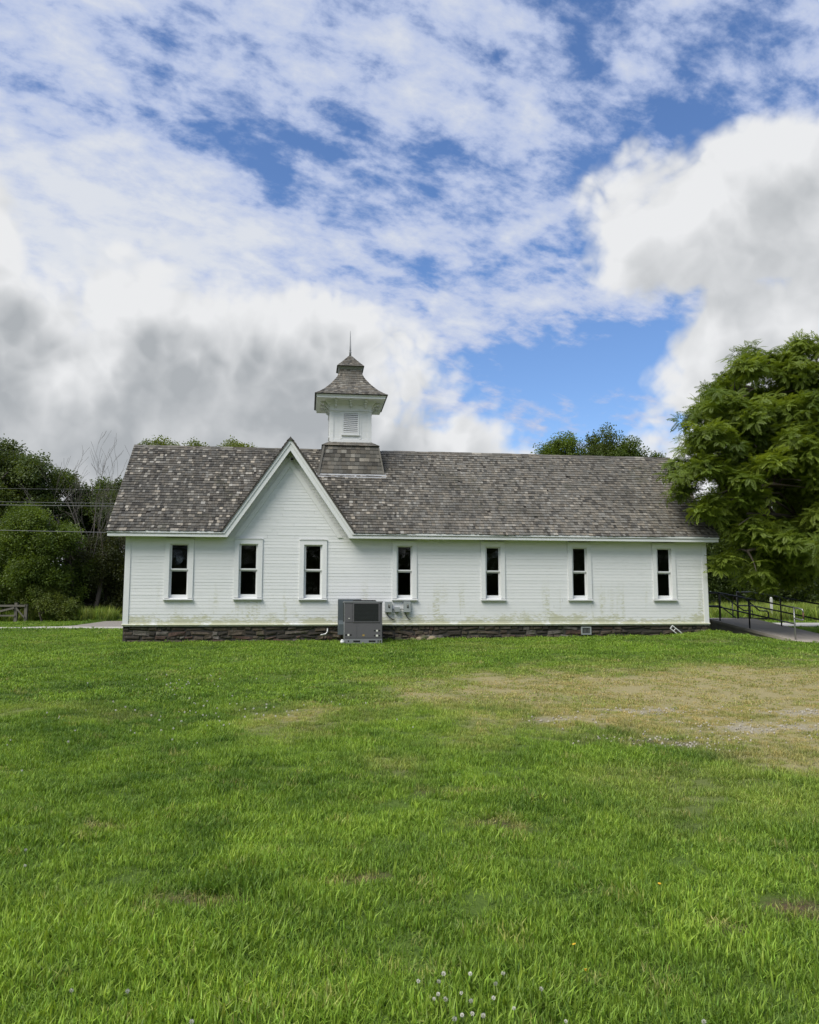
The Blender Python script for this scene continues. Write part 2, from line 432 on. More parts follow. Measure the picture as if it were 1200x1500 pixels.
def ground_z(Xw, Yw):
    Xw, Yw = np.asarray(Xw, float), np.asarray(Yw, float)
    xl, yl = to_local(Xw, Yw)
    base = np.interp(xl, [-60, -9, -1.4, 2, 5.2, 8.2, 11, 20, 60], [0.62, 0.655, 0.685, 0.73, 0.765, 0.80, 0.66, 0.62, 0.6])
    mound = 0.16 * np.exp(-((xl - 9.0) / 0.75)**2 - (yl / 2.2)**2)
    t = np.clip((Yw - 1.0) / np.maximum(D0 + Xw * math.tan(TH) - 1.0, 3.0), 0, 1)
    front = base * t + mound
    far = 0.76 + np.clip(Xw + 15, -15, 40) * 0.005 + 0.032 * np.clip(Yw - 38, 0, 10) + 0.004 * np.clip(Yw - 48, 0, 300)
    w = sstep(0.0, 11.0, yl)
    z = np.where(yl < 0, front, (base + mound) * (1 - w) + far * w)
    near = np.exp(-(np.hypot(Xw, Yw) / 60)**2)
    z = z + near * ((fbm(Xw * 0.45, Yw * 0.45, 3) - 0.5) * 0.10 + (fbm(Xw * 2.1, Yw * 2.1, 9, 2) - 0.5) * 0.035) * np.where(np.abs(yl - 2.8) < 4.5, 0.35, 1.0)
    return np.where(Yw < 0, z * np.clip(1 + Yw / 6, 0, 1), z)

def dry_mask(Xw, Yw):                            # the parched stretch of lawn on the right, and a few thin spots
    n = fbm(Xw * 0.55 + 3, Yw * 0.40, 21, 4); f = fbm(Xw * 2.3, Yw * 1.6, 31, 3)
    xs = Xw - 0.14 * (Yw - 12)
    e = 1.12 - np.sqrt(((xs - 8.0) / 8.6)**2 + ((Yw - 12.3) / 5.2)**2)
    m = sstep(-0.12, 0.62, e + (n - 0.5) * 0.85 + (f - 0.5) * 0.6)
    thin = 0.22 * sstep(0.62, 0.82, fbm(Xw * 0.5, Yw * 0.5, 77, 3)) * sstep(4, 7, Yw)
    return np.clip(np.maximum(m * 0.95, thin), 0, 1)
BARE = [(0.58, 5.57, 0.34, 0.20), (1.83, 4.15, 0.34, 0.16), (1.5, 3.92, 0.20, 0.10), (-0.3, 4.55, 0.22, 0.08), (1.75, 9.7, 0.35, 0.22), (2.9, 10.5, 0.8, 0.25), (2.65, 8.3, 0.8, 0.25), (3.9, 9.2, 0.9, 0.3), (-1.1, 4.3, 0.26, 0.10), (0.35, 6.4, 0.35, 0.12), (-2.0, 5.6, .3, .1), (5.0, 10.3, 0.9, 0.3)]
def bare_mask(Xw, Yw):
    m = np.zeros_like(Xw)
    j = (fbm(Xw * 5.1, Yw * 5.1, 55, 3) - 0.5) * 2.2
    for x, y, a, b in BARE: m = np.maximum(m, sstep(0.0, 0.7, 1 - np.hypot((Xw - x) / a, (Yw - y) / b) + j))
    return m
def tone_map(Xw, Yw):                            # how lush and yellow the grass is
    t = 0.58 + (fbm(Xw * 0.35, Yw * 0.30, 41, 3) - 0.5) * 0.55 + (fbm(Xw * 2.2, Yw * 1.8, 43, 3) - 0.5) * 1.0
    t = t - 0.16 * sstep(0.6, 3.5, Xw) * (1 - sstep(9, 13, Yw))
    return np.clip(t, 0, 1)

def axis(lo, hi, dense_lo, dense_hi, d, grow=1.16):
    a = list(np.arange(dense_lo, dense_hi + d/2, d))
    s, v = d, a[-1]
    while v < hi: s *= grow; v += s; a.append(min(v, hi))
    s, v, b = d, a[0], []
    while v > lo: s *= grow; v -= s; b.append(max(v, lo))
    return np.array(b[::-1] + a)
gx = axis(-420, 420, -9, 13, 0.14, 1.13); gy = axis(-160, 600, 2.5, 24, 0.14, 1.13)
GX, GY = np.meshgrid(gx, gy)
GZ = ground_z(GX, GY)
nx_, ny_ = len(gx), len(gy)
gv = np.stack([GX, GY, GZ], -1).reshape(-1, 3)
ii = np.arange(nx_*ny_).reshape(ny_, nx_)
gf = np.stack([ii[:-1, :-1], ii[:-1, 1:], ii[1:, 1:], ii[1:, :-1]], -1).reshape(-1, 4)
me = bpy.data.meshes.new('ground'); me.from_pydata(gv.tolist(), [], gf.tolist())
ca = me.color_attributes.new('cover', 'FLOAT_COLOR', 'POINT')
cc = np.ones((len(gv), 4), np.float32)
cc[:, 0] = np.maximum(dry_mask(gv[:, 0], gv[:, 1]), 0); cc[:, 2] = bare_mask(gv[:, 0], gv[:, 1]); cc[:, 1] = tone_map(gv[:, 0], gv[:, 1])
ca.data.foreach_set('color', cc.ravel()); me.materials.append(soil)
me.polygons.foreach_set('use_smooth', [True] * len(gf))
ground = link('ground', me); ground['kind'] = 'structure'

# pale road behind the house and the gravel driveway leading off it
def strip(name, pts_a, pts_b, lift, mat, thick=0.12):
    mb = MB(); n = len(pts_a)
    vs = []
    for (xa, ya), (xb, yb) in zip(pts_a, pts_b):
        za, zb = float(ground_z(xa, ya)) + lift, float(ground_z(xb, yb)) + lift
        vs += [(xa, ya, za), (xb, yb, zb), (xa, ya, za - thick), (xb, yb, zb - thick)]
    fs = []
    for i in range(n - 1):
        a, b = i*4, (i+1)*4
        fs += [(a, a+1, b+1, b), (a+2, b+2, b+3, a+3), (a, b, b+2, a+2), (a+1, a+3, b+3, b+1)]
    fs += [(0, 2, 3, 1), ((n-1)*4, (n-1)*4+1, (n-1)*4+3, (n-1)*4+2)]
    mb.add(vs, fs); o = mb.build(name, mat); o['kind'] = 'structure'; return o
xs = np.concatenate([np.arange(-120, -30, 6), np.arange(-30, 30, 1.0), np.arange(30, 121, 6)])
strip('road', [(x, 33.2 + 0.02*x) for x in xs], [(x, 36.6 + 0.02*x) for x in xs], 0.05, road_mat)
strip('driveway', [(-15.7 - 0.03*k, 36.9 + k * 0.8) for k in range(9)], [(-11.4 - 0.10*k, 36.9 + k * 0.8) for k in range(9)], 0.025, gravel_mat, 0.08)

# ------------------------------------------------------------------ the schoolhouse
house = empty('schoolhouse', (0, D0, 0), TH)
tag(house, 'long white clapboard schoolhouse with grey shingle roof, front gable and cupola', 'building')
XL, XR, DEP = -7.87, 8.98, 5.6
EY, EZ = -0.32, 3.70                                   # eave line (y, z of the roof surface)
RY, RZ = 2.80, 6.66                                    # ridge
SL = (RZ - EZ) / (RY - EY)
RXL, RXR = -8.34, 9.27
GX0, GZ0 = -3.43, 6.345                                # gable peak
GSL = (GZ0 - 3.72) / 1.79                              # gable slope
ZB = 1.10                                              # foot of the siding
WIN = [(-6.43, .775, .415), (-4.545, .775, .41), (-2.745, .77, .40), (-0.145, .705, .36), (2.44, .705, .35), (5.04, .71, .35), (7.645, .71, .35)]
WZ0, WZ1 = 1.815, 3.50

# front wall: sheathing with real openings, clapboards one by one
mb = MB()
mb.box(XL, XR, 0.02, 0.14, ZB - .004, WZ0 + .06)
mb.box(XL, XR, 0.02, 0.14, WZ1 - .06, 3.60)
edges = [XL] + sum([[x - w/2 + .08, x + w/2 - .08] for x, w, g in WIN], []) + [XR]
for a, b in zip(edges[::2], edges[1::2]): mb.box(a, b, 0.02, 0.14, WZ0 + .06, WZ1 - .06)
mb.prism([(GX0 - 1.84, 3.60), (GX0 + 1.84, 3.60), (GX0, 3.60 + 1.84 * GSL)], 0.02, 0.14)
wall = mb.build('front_wall', paint, house)

def clapboard(x0, x1, z0, e, slant=0.0):
    j = random.uniform(-.002, .002); t = random.uniform(.006, .0095); lift = random.choice([0]*12 + [.003, -.005])
    za, zb = z0 + j + lift, z0 + e + .012
    xa, xb = x0 + slant, x1 - slant
    mb = MB()
    vs = [(x0, -t, za), (x1, -t, za), (x1, .02, za), (x0, .02, za), (xa, -.003, zb), (xb, -.003, zb), (xb, .02, zb), (xa, .02, zb)]
    mb.add(vs, [(0,3,2,1),(4,5,6,7),(0,1,5,4),(1,2,6,5),(2,3,7,6),(3,0,4,7)])
    mb.build('clapboard', paint, wall)
EXP = 0.0885
z = ZB + 0.055
while z < GZ0 - .55:
    if z < WZ0 - .03 or (z > WZ1 - .03 and z < 3.56):
        cuts = [XL + .1] + sorted(random.uniform(XL + 3, XR - 3) for _ in range(3)) + [XR - .1]
        for a, b in zip(cuts, cuts[1:]): clapboard(a, b - .004, z, EXP)
    elif z < WZ1:
        es = [XL + .1] + sum([[x - w/2 + .03, x + w/2 - .03] for x, w, g in WIN], []) + [XR - .1]
        for a, b in zip(es[::2], es[1::2]): clapboard(a, b, z, EXP)
    else:
        hw = (GZ0 - z) / GSL - .12
        if z < 4.6: 
            c = GX0 + random.uniform(-.8, .8)
            clapboard(GX0 - hw, c, z, EXP); clapboard(c + .004, GX0 + hw, z, EXP)
        else: clapboard(GX0 - hw, GX0 + hw, z, EXP, .045)
    z += EXP

# the three walls away from the viewer, lapped the same way
def lapped(name, p0, p1, zt, gable=None):
    mb = MB(); d = Vector((p1[0]-p0[0], p1[1]-p0[1], 0)); L = d.length; d.normalize(); n = Vector((d.y, -d.x, 0))
    z = ZB
    top = zt if gable is None else gable
    while z < top:
        z2 = min(z + EXP, top)
        ins = 0 if gable is None or z < zt else (z - zt) / (gable - zt) * L/2
        ins2 = 0 if gable is None or z2 < zt else (z2 - zt) / (gable - zt) * L/2
        A = Vector((p0[0], p0[1], 0))
        q = [A + d*ins + n*.016, A + d*(L-ins) + n*.016, A + d*(L-ins2) + n*.003, A + d*ins2 + n*.003]
        b = [A + d*ins - n*.10, A + d*(L-ins) - n*.10]
        mb.add([(q[0].x,q[0].y,z),(q[1].x,q[1].y,z),(q[2].x,q[2].y,z2),(q[3].x,q[3].y,z2),(b[0].x,b[0].y,z),(b[1].x,b[1].y,z)], [(0,1,2,3),(0,4,5,1)])
        z = z2
    A = Vector((p0[0], p0[1], 0)); q0, q1 = A - n*.10, A + d*L - n*.10
    if gable is None: mb.add([(q0.x,q0.y,1.0),(q1.x,q1.y,1.0),(q1.x,q1.y,zt),(q0.x,q0.y,zt)], [(0,3,2,1)])
    else:
        qm = (q0 + q1) / 2
        mb.add([(q0.x,q0.y,1.0),(q1.x,q1.y,1.0),(q1.x,q1.y,zt),(qm.x,qm.y,gable),(q0.x,q0.y,zt)], [(4,3,2,1,0)])
    return mb.build(name, paint, house)
lapped('left_wall', (XL, DEP), (XL, 0.02), 3.90, 6.45); lapped('right_wall', (XR, 0.02), (XR, DEP), 3.90, 6.45); lapped('back_wall', (XR, DEP), (XL, DEP), 3.85)
MB().box(XL + .1, XR - .1, .16, DEP - .1, 0.98, 1.04).build('interior_floor', inner, house)
MB().box(XL + .1, XR - .1, .16, DEP - .1, 3.62, 3.66).build('interior_ceiling', inner, house)
MB().box(XL + .12, XR - .12, DEP - .14, DEP - .11, 1.04, 3.62).build('interior_wall', inner, house)

# trim
for xa, xb in ((XL - .012, XL + .135), (XR - .135, XR + .012)): MB().box(xa, xb, -.028, .02, ZB + .02, 3.565).build('corner_board', trim, house)
mb = MB(); mb.box(XL - .02, XR + .02, -.030, .02, ZB - .005, ZB + .045); mb.add([(XL-.03,-.055,ZB+.045),(XR+.03,-.055,ZB+.045),(XR+.03,-.01,ZB+.07),(XL-.03,-.01,ZB+.07),(XL-.03,-.055,ZB+.03),(XR+.03,-.055,ZB+.03),(XR+.03,.0,ZB+.03),(XL-.03,.0,ZB+.03)], [(0,1,2,3),(4,5,1,0),(7,6,5,4),(3,2,6,7),(0,3,7,4),(1,5,6,2)])
mb.build('water_table', paint, house)
FW = 0.15
# eave fascia either side of the gable, mitred into the rakes
w = 0.185
phi = math.atan(GSL); hx = w / math.sin(phi)
def outer(z, s): return GX0 + s * (GZ0 - z) / GSL
zt, zl = EZ - .005, EZ - .005 - FW
for s, xe in ((-1, RXL + .03), (1, RXR - .03)):
    a, b = outer(zt, s), outer(zl, s) - s * hx
    poly = [(xe, zl), (b, zl), (a, zt), (xe, zt)] if s < 0 else [(b, zl), (xe, zl), (xe, zt), (a, zt)]
    f = MB(); f.prism(poly, EY, EY + .03); f.build('fascia', trim, house)
    # crown strip along the top of the fascia, a little proud
    c0 = zt - .055
    poly = [(xe - .01*(-s), c0), (outer(c0, s) - s*hx*.36, c0), (a, zt), (xe - .01*(-s), zt)]
    if s > 0: poly = [poly[1], poly[0], poly[3], poly[2]]
    MB().prism(poly, EY - .022, EY - .001).build('crown_strip', trim, house)
    # rake board
    zi = GZ0 - w / math.cos(phi)
    poly = [(b, zl), (GX0, zi), (GX0, GZ0), (a, zt)] if s < 0 else [(GX0, zi), (b, zl), (a, zt), (GX0, GZ0)]
    MB().prism(poly, EY - .001, EY + .029).build('rake_board', trim, house)
    w2 = .068; h2 = w2 / math.sin(phi)
    b2 = outer(c0, s) - s*hx*.36; zi2 = GZ0 - w2 / math.cos(phi)
    poly = [(b2, c0), (GX0, zi2), (GX0, GZ0), (a, zt)] if s < 0 else [(GX0, zi2), (b2, c0), (a, zt), (GX0, GZ0)]
    MB().prism(poly, EY - .023, EY - .002).build('crown_strip', trim, house)
    # flat frieze board on the wall below the rake
    o0, o1 = .30, .425
    def band(off, z): return outer(z, s) - s * off / math.sin(phi)
    zp0, zp1 = GZ0 - o0 / math.cos(phi), GZ0 - o1 / math.cos(phi)
    poly = [(band(o0, 3.58), 3.58), (band(o1, 3.58), 3.58), (GX0, zp1), (GX0, zp0)]
    if s > 0: poly = [poly[1], poly[0], poly[3], poly[2]]
    MB().prism(poly, -.030, -.002).build('rake_frieze', trim, house)
    # soffits
    poly = [(a, EY + .03, zt), (GX0, EY + .03, GZ0), (GX0, .02, GZ0), (a, .02, zt)]
    if s > 0: poly = poly[::-1]
    MB().slab([(p[0], p[1], p[2] - .05) for p in poly], .03).build('rake_soffit', trim, house)
    xs_ = sorted((xe, b)); MB().box(xs_[0], xs_[1], EY + .031, .02, zl + .012, zl + .035).build('soffit', trim, house)

# ------------------------------------------------------------------ roof decks and shingles
def tint(xl):
    """weathered cedar: mostly dark grey, with bleached pieces; fewer extremes to the right"""
    k = min(max((xl + 2.5) / 4.0, 0), 1)
    b = random.gauss(0.094, 0.026) * (1 - k) + random.gauss(0.156, 0.028) * k
    if random.random() < 0.17 - .10 * k: b = random.uniform(.19, .34) - .05 * k
    if random.random() < 0.12: b *= .45
    b = min(max(b, .03), .5); q = random.uniform(-.05, .05)
    return (b * (1.08 + q), b, b * (.84 - q))

def wedge(mb, P, U, V, N, w, l, th, col, base=.004):
    """one shingle: P lower left on the deck, U along, V up-slope, N off the deck; overlaps the course above's foot"""
    a0 = P + N * (base + th + random.uniform(0, .006)); a1 = a0 + U * w + N * random.uniform(-.004, .004)
    b0, b1 = P + V * l + N * base, P + U * w + V * l + N * base
    c0, c1 = P + N * 0.0, P + U * w
    mb.add([a0, a1, b1, b0], [(0, 1, 2, 3)], col)
    mb.add([a0, a1, c0, c1, b0, b1], [(2, 3, 1, 0), (2, 0, 4), (1, 3, 5)], tuple(q * .42 for q in col))     # end grain is darker; the tint also paints in the course shadow lines

def shingle_plane(mb, O, U, V, N, u0, u1, L, exp, skip=None, tintf=None, wmin=.05, wmax=.125, th=.022, lim=None, solo=None):
    n = int(L / exp)
    for c in range(n + 1):
        v = c * exp - .03
        a, b = (u0, u1) if lim is None else lim(v)
        u = a - random.uniform(0, .05)
        while u < b:
            w_ = random.uniform(wmin, wmax)
            ua, ub = max(u, a), min(u + w_, b)
            if ub - ua > .02 and not (skip and skip((ua + ub)/2, v)):
                P = O + U * ua + V * (v + random.uniform(-.007, .007) + .010 * math.sin(ua * 1.7 + c * .9) + .006 * math.sin(ua * 4.1 + c * 2.3))
                tgt = mb if not (solo and solo(c, (ua+ub)/2)) else MB()
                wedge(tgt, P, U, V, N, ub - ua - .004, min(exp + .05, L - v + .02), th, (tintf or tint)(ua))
                if tgt is not mb: solo(c, 0, tgt)
            u += w_

U = Vector((1, 0, 0)); V = Vector((0, RY - EY, RZ - EZ)).normalized(); N = U.cross(V)
SLEN = math.hypot(RY - EY, RZ - EZ)
gy_top = EY + (GZ0 - EZ) / SL
fz = lambda y: EZ + (y - EY) * SL
rm = MB()
poly = [(RXL + .02, EY - .02), (GX0 - (GZ0 - EZ)/GSL + .03, EY - .02), (GX0, gy_top + .02), (GX0 + (GZ0 - EZ)/GSL - .03, EY - .02), (RXR - .02, EY - .02), (RXR - .02, RY), (RXL + .02, RY)]
rm.slab([(x, y, fz(y)) for x, y in poly], .05, (.035, .03, .025))
rm.slab([(RXR - .02, 2*RY - EY, EZ), (RXL + .02, 2*RY - EY, EZ), (RXL + .02, RY, RZ), (RXR - .02, RY, RZ)][::-1], .05, (.035, .03, .025))
roof = rm.build('roof', shingle, house)
def under_gable(x, v, m=0.0):
    y, zz = EY + v * V.y, EZ + v * V.z
    return GZ0 - abs(x - GX0) * GSL > zz + m
CX, CY = -1.61, 2.80
def hidden_roof(x, v):
    if under_gable(x, v, .02): return True
    y = EY + v * V.y
    if abs(x - CX) < .93 and y > CY - .93: return True
    return random.random() < .004
solo_n = [0]
def solo_main(c, x, m=None):
    if m is not None: m.build('shingle', shingle, roof); solo_n[0] += 1; return
    return c == 0 and solo_n[0] < 170
mb = MB()
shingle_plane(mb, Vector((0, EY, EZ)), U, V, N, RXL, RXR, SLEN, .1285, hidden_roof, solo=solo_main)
mb.build('shingle_field', shingle, roof, 'stuff')
Vb = Vector((0, -(RY - EY), RZ - EZ)).normalized(); Ub = Vector((-1, 0, 0)); Nb = Ub.cross(Vb)
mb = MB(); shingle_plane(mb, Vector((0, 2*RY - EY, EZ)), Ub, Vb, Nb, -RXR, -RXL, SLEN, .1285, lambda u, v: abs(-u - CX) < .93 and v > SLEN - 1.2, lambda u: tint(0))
mb.build('shingle_field', shingle, roof, 'stuff')
x = RXL                                                       # ridge cap boards
while x < RXR:
    x2 = min(x + random.uniform(.25, .4), RXR)
    if not (x2 > CX - .86 and x < CX + .86):
        h = random.uniform(.022, .034); col = tint(-1) if random.random() < .5 else tint(5)
        mb = MB(); mb.add([(x, RY - .13, RZ - .10), (x2, RY - .13, RZ - .10), (x2, RY, RZ + h), (x, RY, RZ + h), (x, RY + .13, RZ - .10), (x2, RY + .13, RZ - .10)], [(0,1,2,3),(3,2,5,4),(0,3,4),(1,5,2)], col); mb.build('ridge_board', shingle, roof)
    x = x2 + .004

# gable roof
for s in (-1, 1):
    a = GX0 + s * (GZ0 - EZ) / GSL
    sv = Vector((-s * 1, 0, GSL)).normalized(); n = Vector((s * GSL, 0, 1)).normalized()
    P0, P1, P2 = Vector((a, EY - .05, EZ)), Vector((GX0, EY - .05, GZ0)), Vector((GX0, gy_top + .05, GZ0))
    pp = [P0, P1, P2] if s > 0 else [P0, P2, P1]
    gm = MB()
    top = [p + n * .028 for p in pp]; bot = [p + n * .004 for p in pp]
    gm.add(top + bot, [(0,1,2), (5,4,3), (0,3,4,1), (1,4,5,2), (2,5,3,0)] if s > 0 else [(0,1,2), (5,4,3), (0,3,4,1), (1,4,5,2), (2,5,3,0)], (.10, .09, .08))
    gr = gm.build('gable_roof', shingle, house)
    L = math.hypot(GZ0 - EZ, (GZ0 - EZ) / GSL)
    Uy = Vector((0, 1, 0)) if s > 0 else Vector((0, -1, 0))
    mb = MB()
    lim = (lambda v: (EY - .06, EY + max(v, 0) * GSL / math.hypot(1, GSL) / SL + .04)) if s > 0 else (lambda v: (-(EY + max(v, 0) * GSL / math.hypot(1, GSL) / SL + .04), -EY + .06))
    Ux = Vector((0, 1, 0)) if s > 0 else Vector((0, -1, 0))
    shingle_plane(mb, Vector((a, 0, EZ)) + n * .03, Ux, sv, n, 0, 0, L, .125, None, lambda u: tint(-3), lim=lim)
    mb.build('shingle_field', shingle, gr, 'stuff')
MB().add([(GX0-.07, EY-.06, GZ0-.04), (GX0, EY-.06, GZ0+.065), (GX0+.07, EY-.06, GZ0-.04), (GX0-.07, gy_top+.05, GZ0-.04), (GX0, gy_top+.05, GZ0+.065), (GX0+.07, gy_top+.05, GZ0-.04)], [(0,2,1),(0,1,4,3),(1,2,5,4),(3,4,5)], (.09,.085,.08)).build('ridge_cap', shingle, house)

# ------------------------------------------------------------------ windows (casing > sash, panes, sill)
def window_meshes(w, g):
    hw, hg = w/2, g/2
    cw = .125
    c = MB(); z0, z1 = WZ0 + .055, WZ1
    c.box(-hw, -hw + cw, -.038, .02, z0, z1 - .13); c.box(hw - cw, hw, -.038, .02, z0, z1 - .13); c.box(-hw, hw, -.038, .02, z1 - .13, z1)
    c.box(-hw - .01, hw + .01, -.052, .02, z1, z1 + .022)
    # jamb liner inside the opening
    c.box(-hw + cw, -hw + cw + .012, -.02, .13, z0, z1 - .13); c.box(hw - cw - .012, hw - cw, -.02, .13, z0, z1 - .13)
    c.box(-hw + cw + .012, hw - cw - .012, -.02, .13, z1 - .142, z1 - .13)
    s = MB(); i = hw - cw - .012; zm = (1.965 + 3.335) / 2; zs0, zs1 = z0 + .0, z1 - .142
    st = i - hg
    s.box(-i, -hg, .028, .062, zm, zs1); s.box(hg, i, .028, .062, zm, zs1); s.box(-hg, hg, .028, .062, 3.335, zs1); s.box(-hg, hg, .028, .062, zm - .005, zm + .036)
    s.box(-i, -hg, .066, .10, zs0, zm); s.box(hg, i, .066, .10, zs0, zm); s.box(-hg, hg, .066, .10, zs0, 1.965); s.box(-hg, hg, .066, .10, zm - .04, zm - .008)
    p1 = MB().box(-hg - .005, hg + .005, .043, .047, zm + .03, 3.34); p2 = MB().box(-hg - .005, hg + .005, .081, .085, 1.96, zm - .035)
    l = MB(); l.add([(-hw-.015,-.085,WZ0+.028),(hw+.015,-.085,WZ0+.028),(hw+.015,.066,WZ0+.055),(-hw-.015,.066,WZ0+.055),(-hw-.015,-.085,WZ0),(hw+.015,-.085,WZ0),(hw+.015,.066,WZ0+.02),(-hw-.015,.066,WZ0+.02)], [(0,1,2,3),(7,6,5,4),(4,5,1,0),(1,5,6,2),(3,2,6,7),(0,3,7,4)])
    l.box(-hw, hw, -.034, -.017, WZ0 - .035, WZ0 - .003)
    return c.mesh('casing', trim), s.mesh('sash', trim), p1.mesh('pane', glass), p2.mesh('pane', glass), l.mesh('sill', trim)
variants = {}
for x, w_, g in WIN:
    k = (round(w_, 2), round(g, 2))
    if k not in variants: variants[k] = window_meshes(w_, g)
    c, s, p1, p2, l = variants[k]
    o = link('window', c, house); o.location = (x, 0, random.uniform(-.008, .012))
    for nm, me_ in (('sash', s), ('pane', p1), ('pane', p2), ('sill', l)): link(nm, me_, o)

# ------------------------------------------------------------------ foundation of rubble stone
fb = MB(); fb.box(XL - .005, XR + .005, .035, .30, 0.35, 1.09); fb.box(XL - .005, XL + .25, .30, DEP, 0.35, 1.09); fb.box(XR - .25, XR + .005, .30, DEP, .35, 1.09); fb.box(XL + .25, XR - .25, DEP - .25, DEP, .35, 1.09)
found = fb.build('foundation', mortar, house)
def stone_mesh(seed):
    r = random.Random(seed); vs = []
    j = lambda k: r.uniform(-k, k)
    for (x, z_) in ((-.5, -.5), (.5, -.5), (.5, .5), (-.5, .5)): vs.append((x * .98, .6, z_ * .98))
    for (x, z_) in ((-.5, -.5), (.5, -.5), (.5, .5), (-.5, .5)): vs.append((x + j(.07), 0 + j(.05), z_ + j(.10)))
    for (x, z_) in ((-.36, -.3), (.36, -.3), (.36, .3), (-.36, .3)): vs.append((x + j(.10), -.42 + j(.16), z_ + j(.14)))
    fs = [(0,1,5,4),(1,2,6,5),(2,3,7,6),(3,0,4,7),(4,5,9,8),(5,6,10,9),(6,7,11,10),(7,4,8,11),(8,9,10),(8,10,11)]
    mb = MB(); mb.add(vs, fs); return mb.mesh('stone', stone)
smesh = [stone_mesh(i) for i in range(18)]
z0 = 0.60
for h in (.14, .095, .125, .123):
    x = XL
    while x < XR - .05:
        w_ = min(random.choice([.10, .16, .22, .30, .42, .55]) * random.uniform(.8, 1.25), XR - x)
        hh = h * random.uniform(.62, 1.12)
        gz = float(ground_z(*to_world(x + w_/2, -.05)))
        if z0 + hh > gz - .01 and not (5.03 < x + w_/2 < 5.36 and z0 + hh > .82 ):
            o = link('stone', random.choice(smesh), found)
            o.location = (x + w_/2, .038 + random.uniform(-.008, .008), z0 + h/2 + random.uniform(-.02, .02)); o.rotation_euler = (0, random.gauss(0, .09), 0); o.scale = (w_ - .008, .075, hh - .004)
        x += w_
    z0 += h

# ------------------------------------------------------------------ cupola
B = .645
cb = MB(); cb.box(CX - B, CX + B, CY - B, CY + B, 6.2, 8.12)
cupola = cb.build('cupola', trim, house)
def ring(mb, h0, z0, h1, z1, col=None):           # one storey of a four-sided frustum round the cupola's axis
    vs = [(CX+sx*h0, CY+sy*h0, z0) for sx, sy in ((-1,-1),(1,-1),(1,1),(-1,1))] + [(CX+sx*h1, CY+sy*h1, z1) for sx, sy in ((-1,-1),(1,-1),(1,1),(-1,1))]
    mb.add(vs, [(i, (i+1) % 4, (i+1) % 4 + 4, i+4) for i in range(4)], col); return mb
def quad_rot(k): return Matrix.Rotation(k * math.pi/2, 3, 'Z')
def side_shingles(prof, exp_course, mb, faces=(0,1,2,3), solo_face=None, th=.012, wmin=.07, wmax=.15, tf=None, cover=.045):
    """prof: (half width, z) from the bottom up; lays courses on each of the four faces"""
    pts = [Vector((0, -h, z_)) for h, z_ in prof]
    seglen = [ (b - a).length for a, b in zip(pts, pts[1:])]; tot = sum(seglen)
    def at(s):
        for (a, b), l in zip(list(zip(pts, pts[1:])), seglen):
            if s <= l or b is pts[-1]: return a + (b - a) * (s / l), (b - a).normalized()
            s -= l
    for k in faces:
        M = quad_rot(k)
        s = 0.0
        while s < tot - .02:
            p, v = at(s); p2, _ = at(min(s + exp_course, tot)); half = -p.y; half2 = -p2.y
            n = Vector((1,0,0)).cross(v)
            u = -half
            while u < half:
                w_ = random.uniform(wmin, wmax); ua, ub = u, min(u + w_, half)
                if half - ub < .04: ub = half
                k0, k1 = ua * half2 / half, ub * half2 / half
                col = (tf or tint)(random.uniform(-4, 3))
                e = random.uniform(0, .004)
                A0, A1 = Vector((ua, p.y, p.z)), Vector((ub - .004, p.y, p.z))
                B0, B1 = Vector((k0, p2.y, p2.z)) + v * cover, Vector((k1 - .004, p2.y, p2.z)) + v * cover
                vs = [A0 + n*(th+e), A1 + n*(th+e), B1 + n*.002, B0 + n*.002, A0, A1]
                vs = [M @ q + Vector((CX, CY, 0)) for q in vs]
                t = MB() if solo_face == k else mb
                t.add(vs[:4], [(0,1,2,3)], col); t.add([vs[0], vs[1], vs[4], vs[5], vs[3], vs[2]], [(2,3,1,0),(2,0,4),(1,3,5)], tuple(q * .42 for q in col))  # butts tinted dark: end grain plus painted shadow under each course
                if t is not mb: t.build('shingle', shingle, cupola)
                u = ub
                if ub >= half: break
            s += exp_course
# shingled skirt astride the ridge
sk = MB(); ring(sk, 1.035, 5.60, .845, 6.655); ring(sk, .845, 6.655, .66, 6.80); skirt = sk.build('skirt', shingle, cupola)
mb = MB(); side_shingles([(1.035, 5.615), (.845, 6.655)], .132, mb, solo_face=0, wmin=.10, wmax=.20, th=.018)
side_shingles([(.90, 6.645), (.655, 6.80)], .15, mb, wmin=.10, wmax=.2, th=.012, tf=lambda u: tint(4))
mb.build('shingle_field', shingle, skirt, 'stuff')
for k in range(4):                                                     # corner boards of the skirt
    M = quad_rot(k); q = [M @ Vector((s_ , -h, z_)) + Vector((CX, CY, 0)) for h, z_ in ((1.055, 5.60), (.865, 6.67)) for s_ in (-h, -h + .07)]
    n = M @ Vector((0, -1, .2)).normalized() * .02
    MB().add([q[0]+n, q[1]+n, q[3]+n, q[2]+n, q[0]-n, q[1]-n, q[3]-n, q[2]-n], [(0,1,2,3),(0,4,5,1),(1,5,6,2),(2,6,7,3),(3,7,4,0)], tint(2)).build('hip_board', shingle, skirt)
MB().add([(CX-1.09, CY-1.06, fz(CY-1.06)+.028), (CX+1.09, CY-1.06, fz(CY-1.06)+.028), (CX+1.09, CY-1.02, fz(CY-1.02)+.035), (CX-1.09, CY-1.02, fz(CY-1.02)+.035), (CX-1.09, CY-1.15, fz(CY-1.15)+.024), (CX+1.09, CY-1.15, fz(CY-1.15)+.024)], [(0,1,2,3),(4,5,1,0)]).build('flashing', flash, cupola)
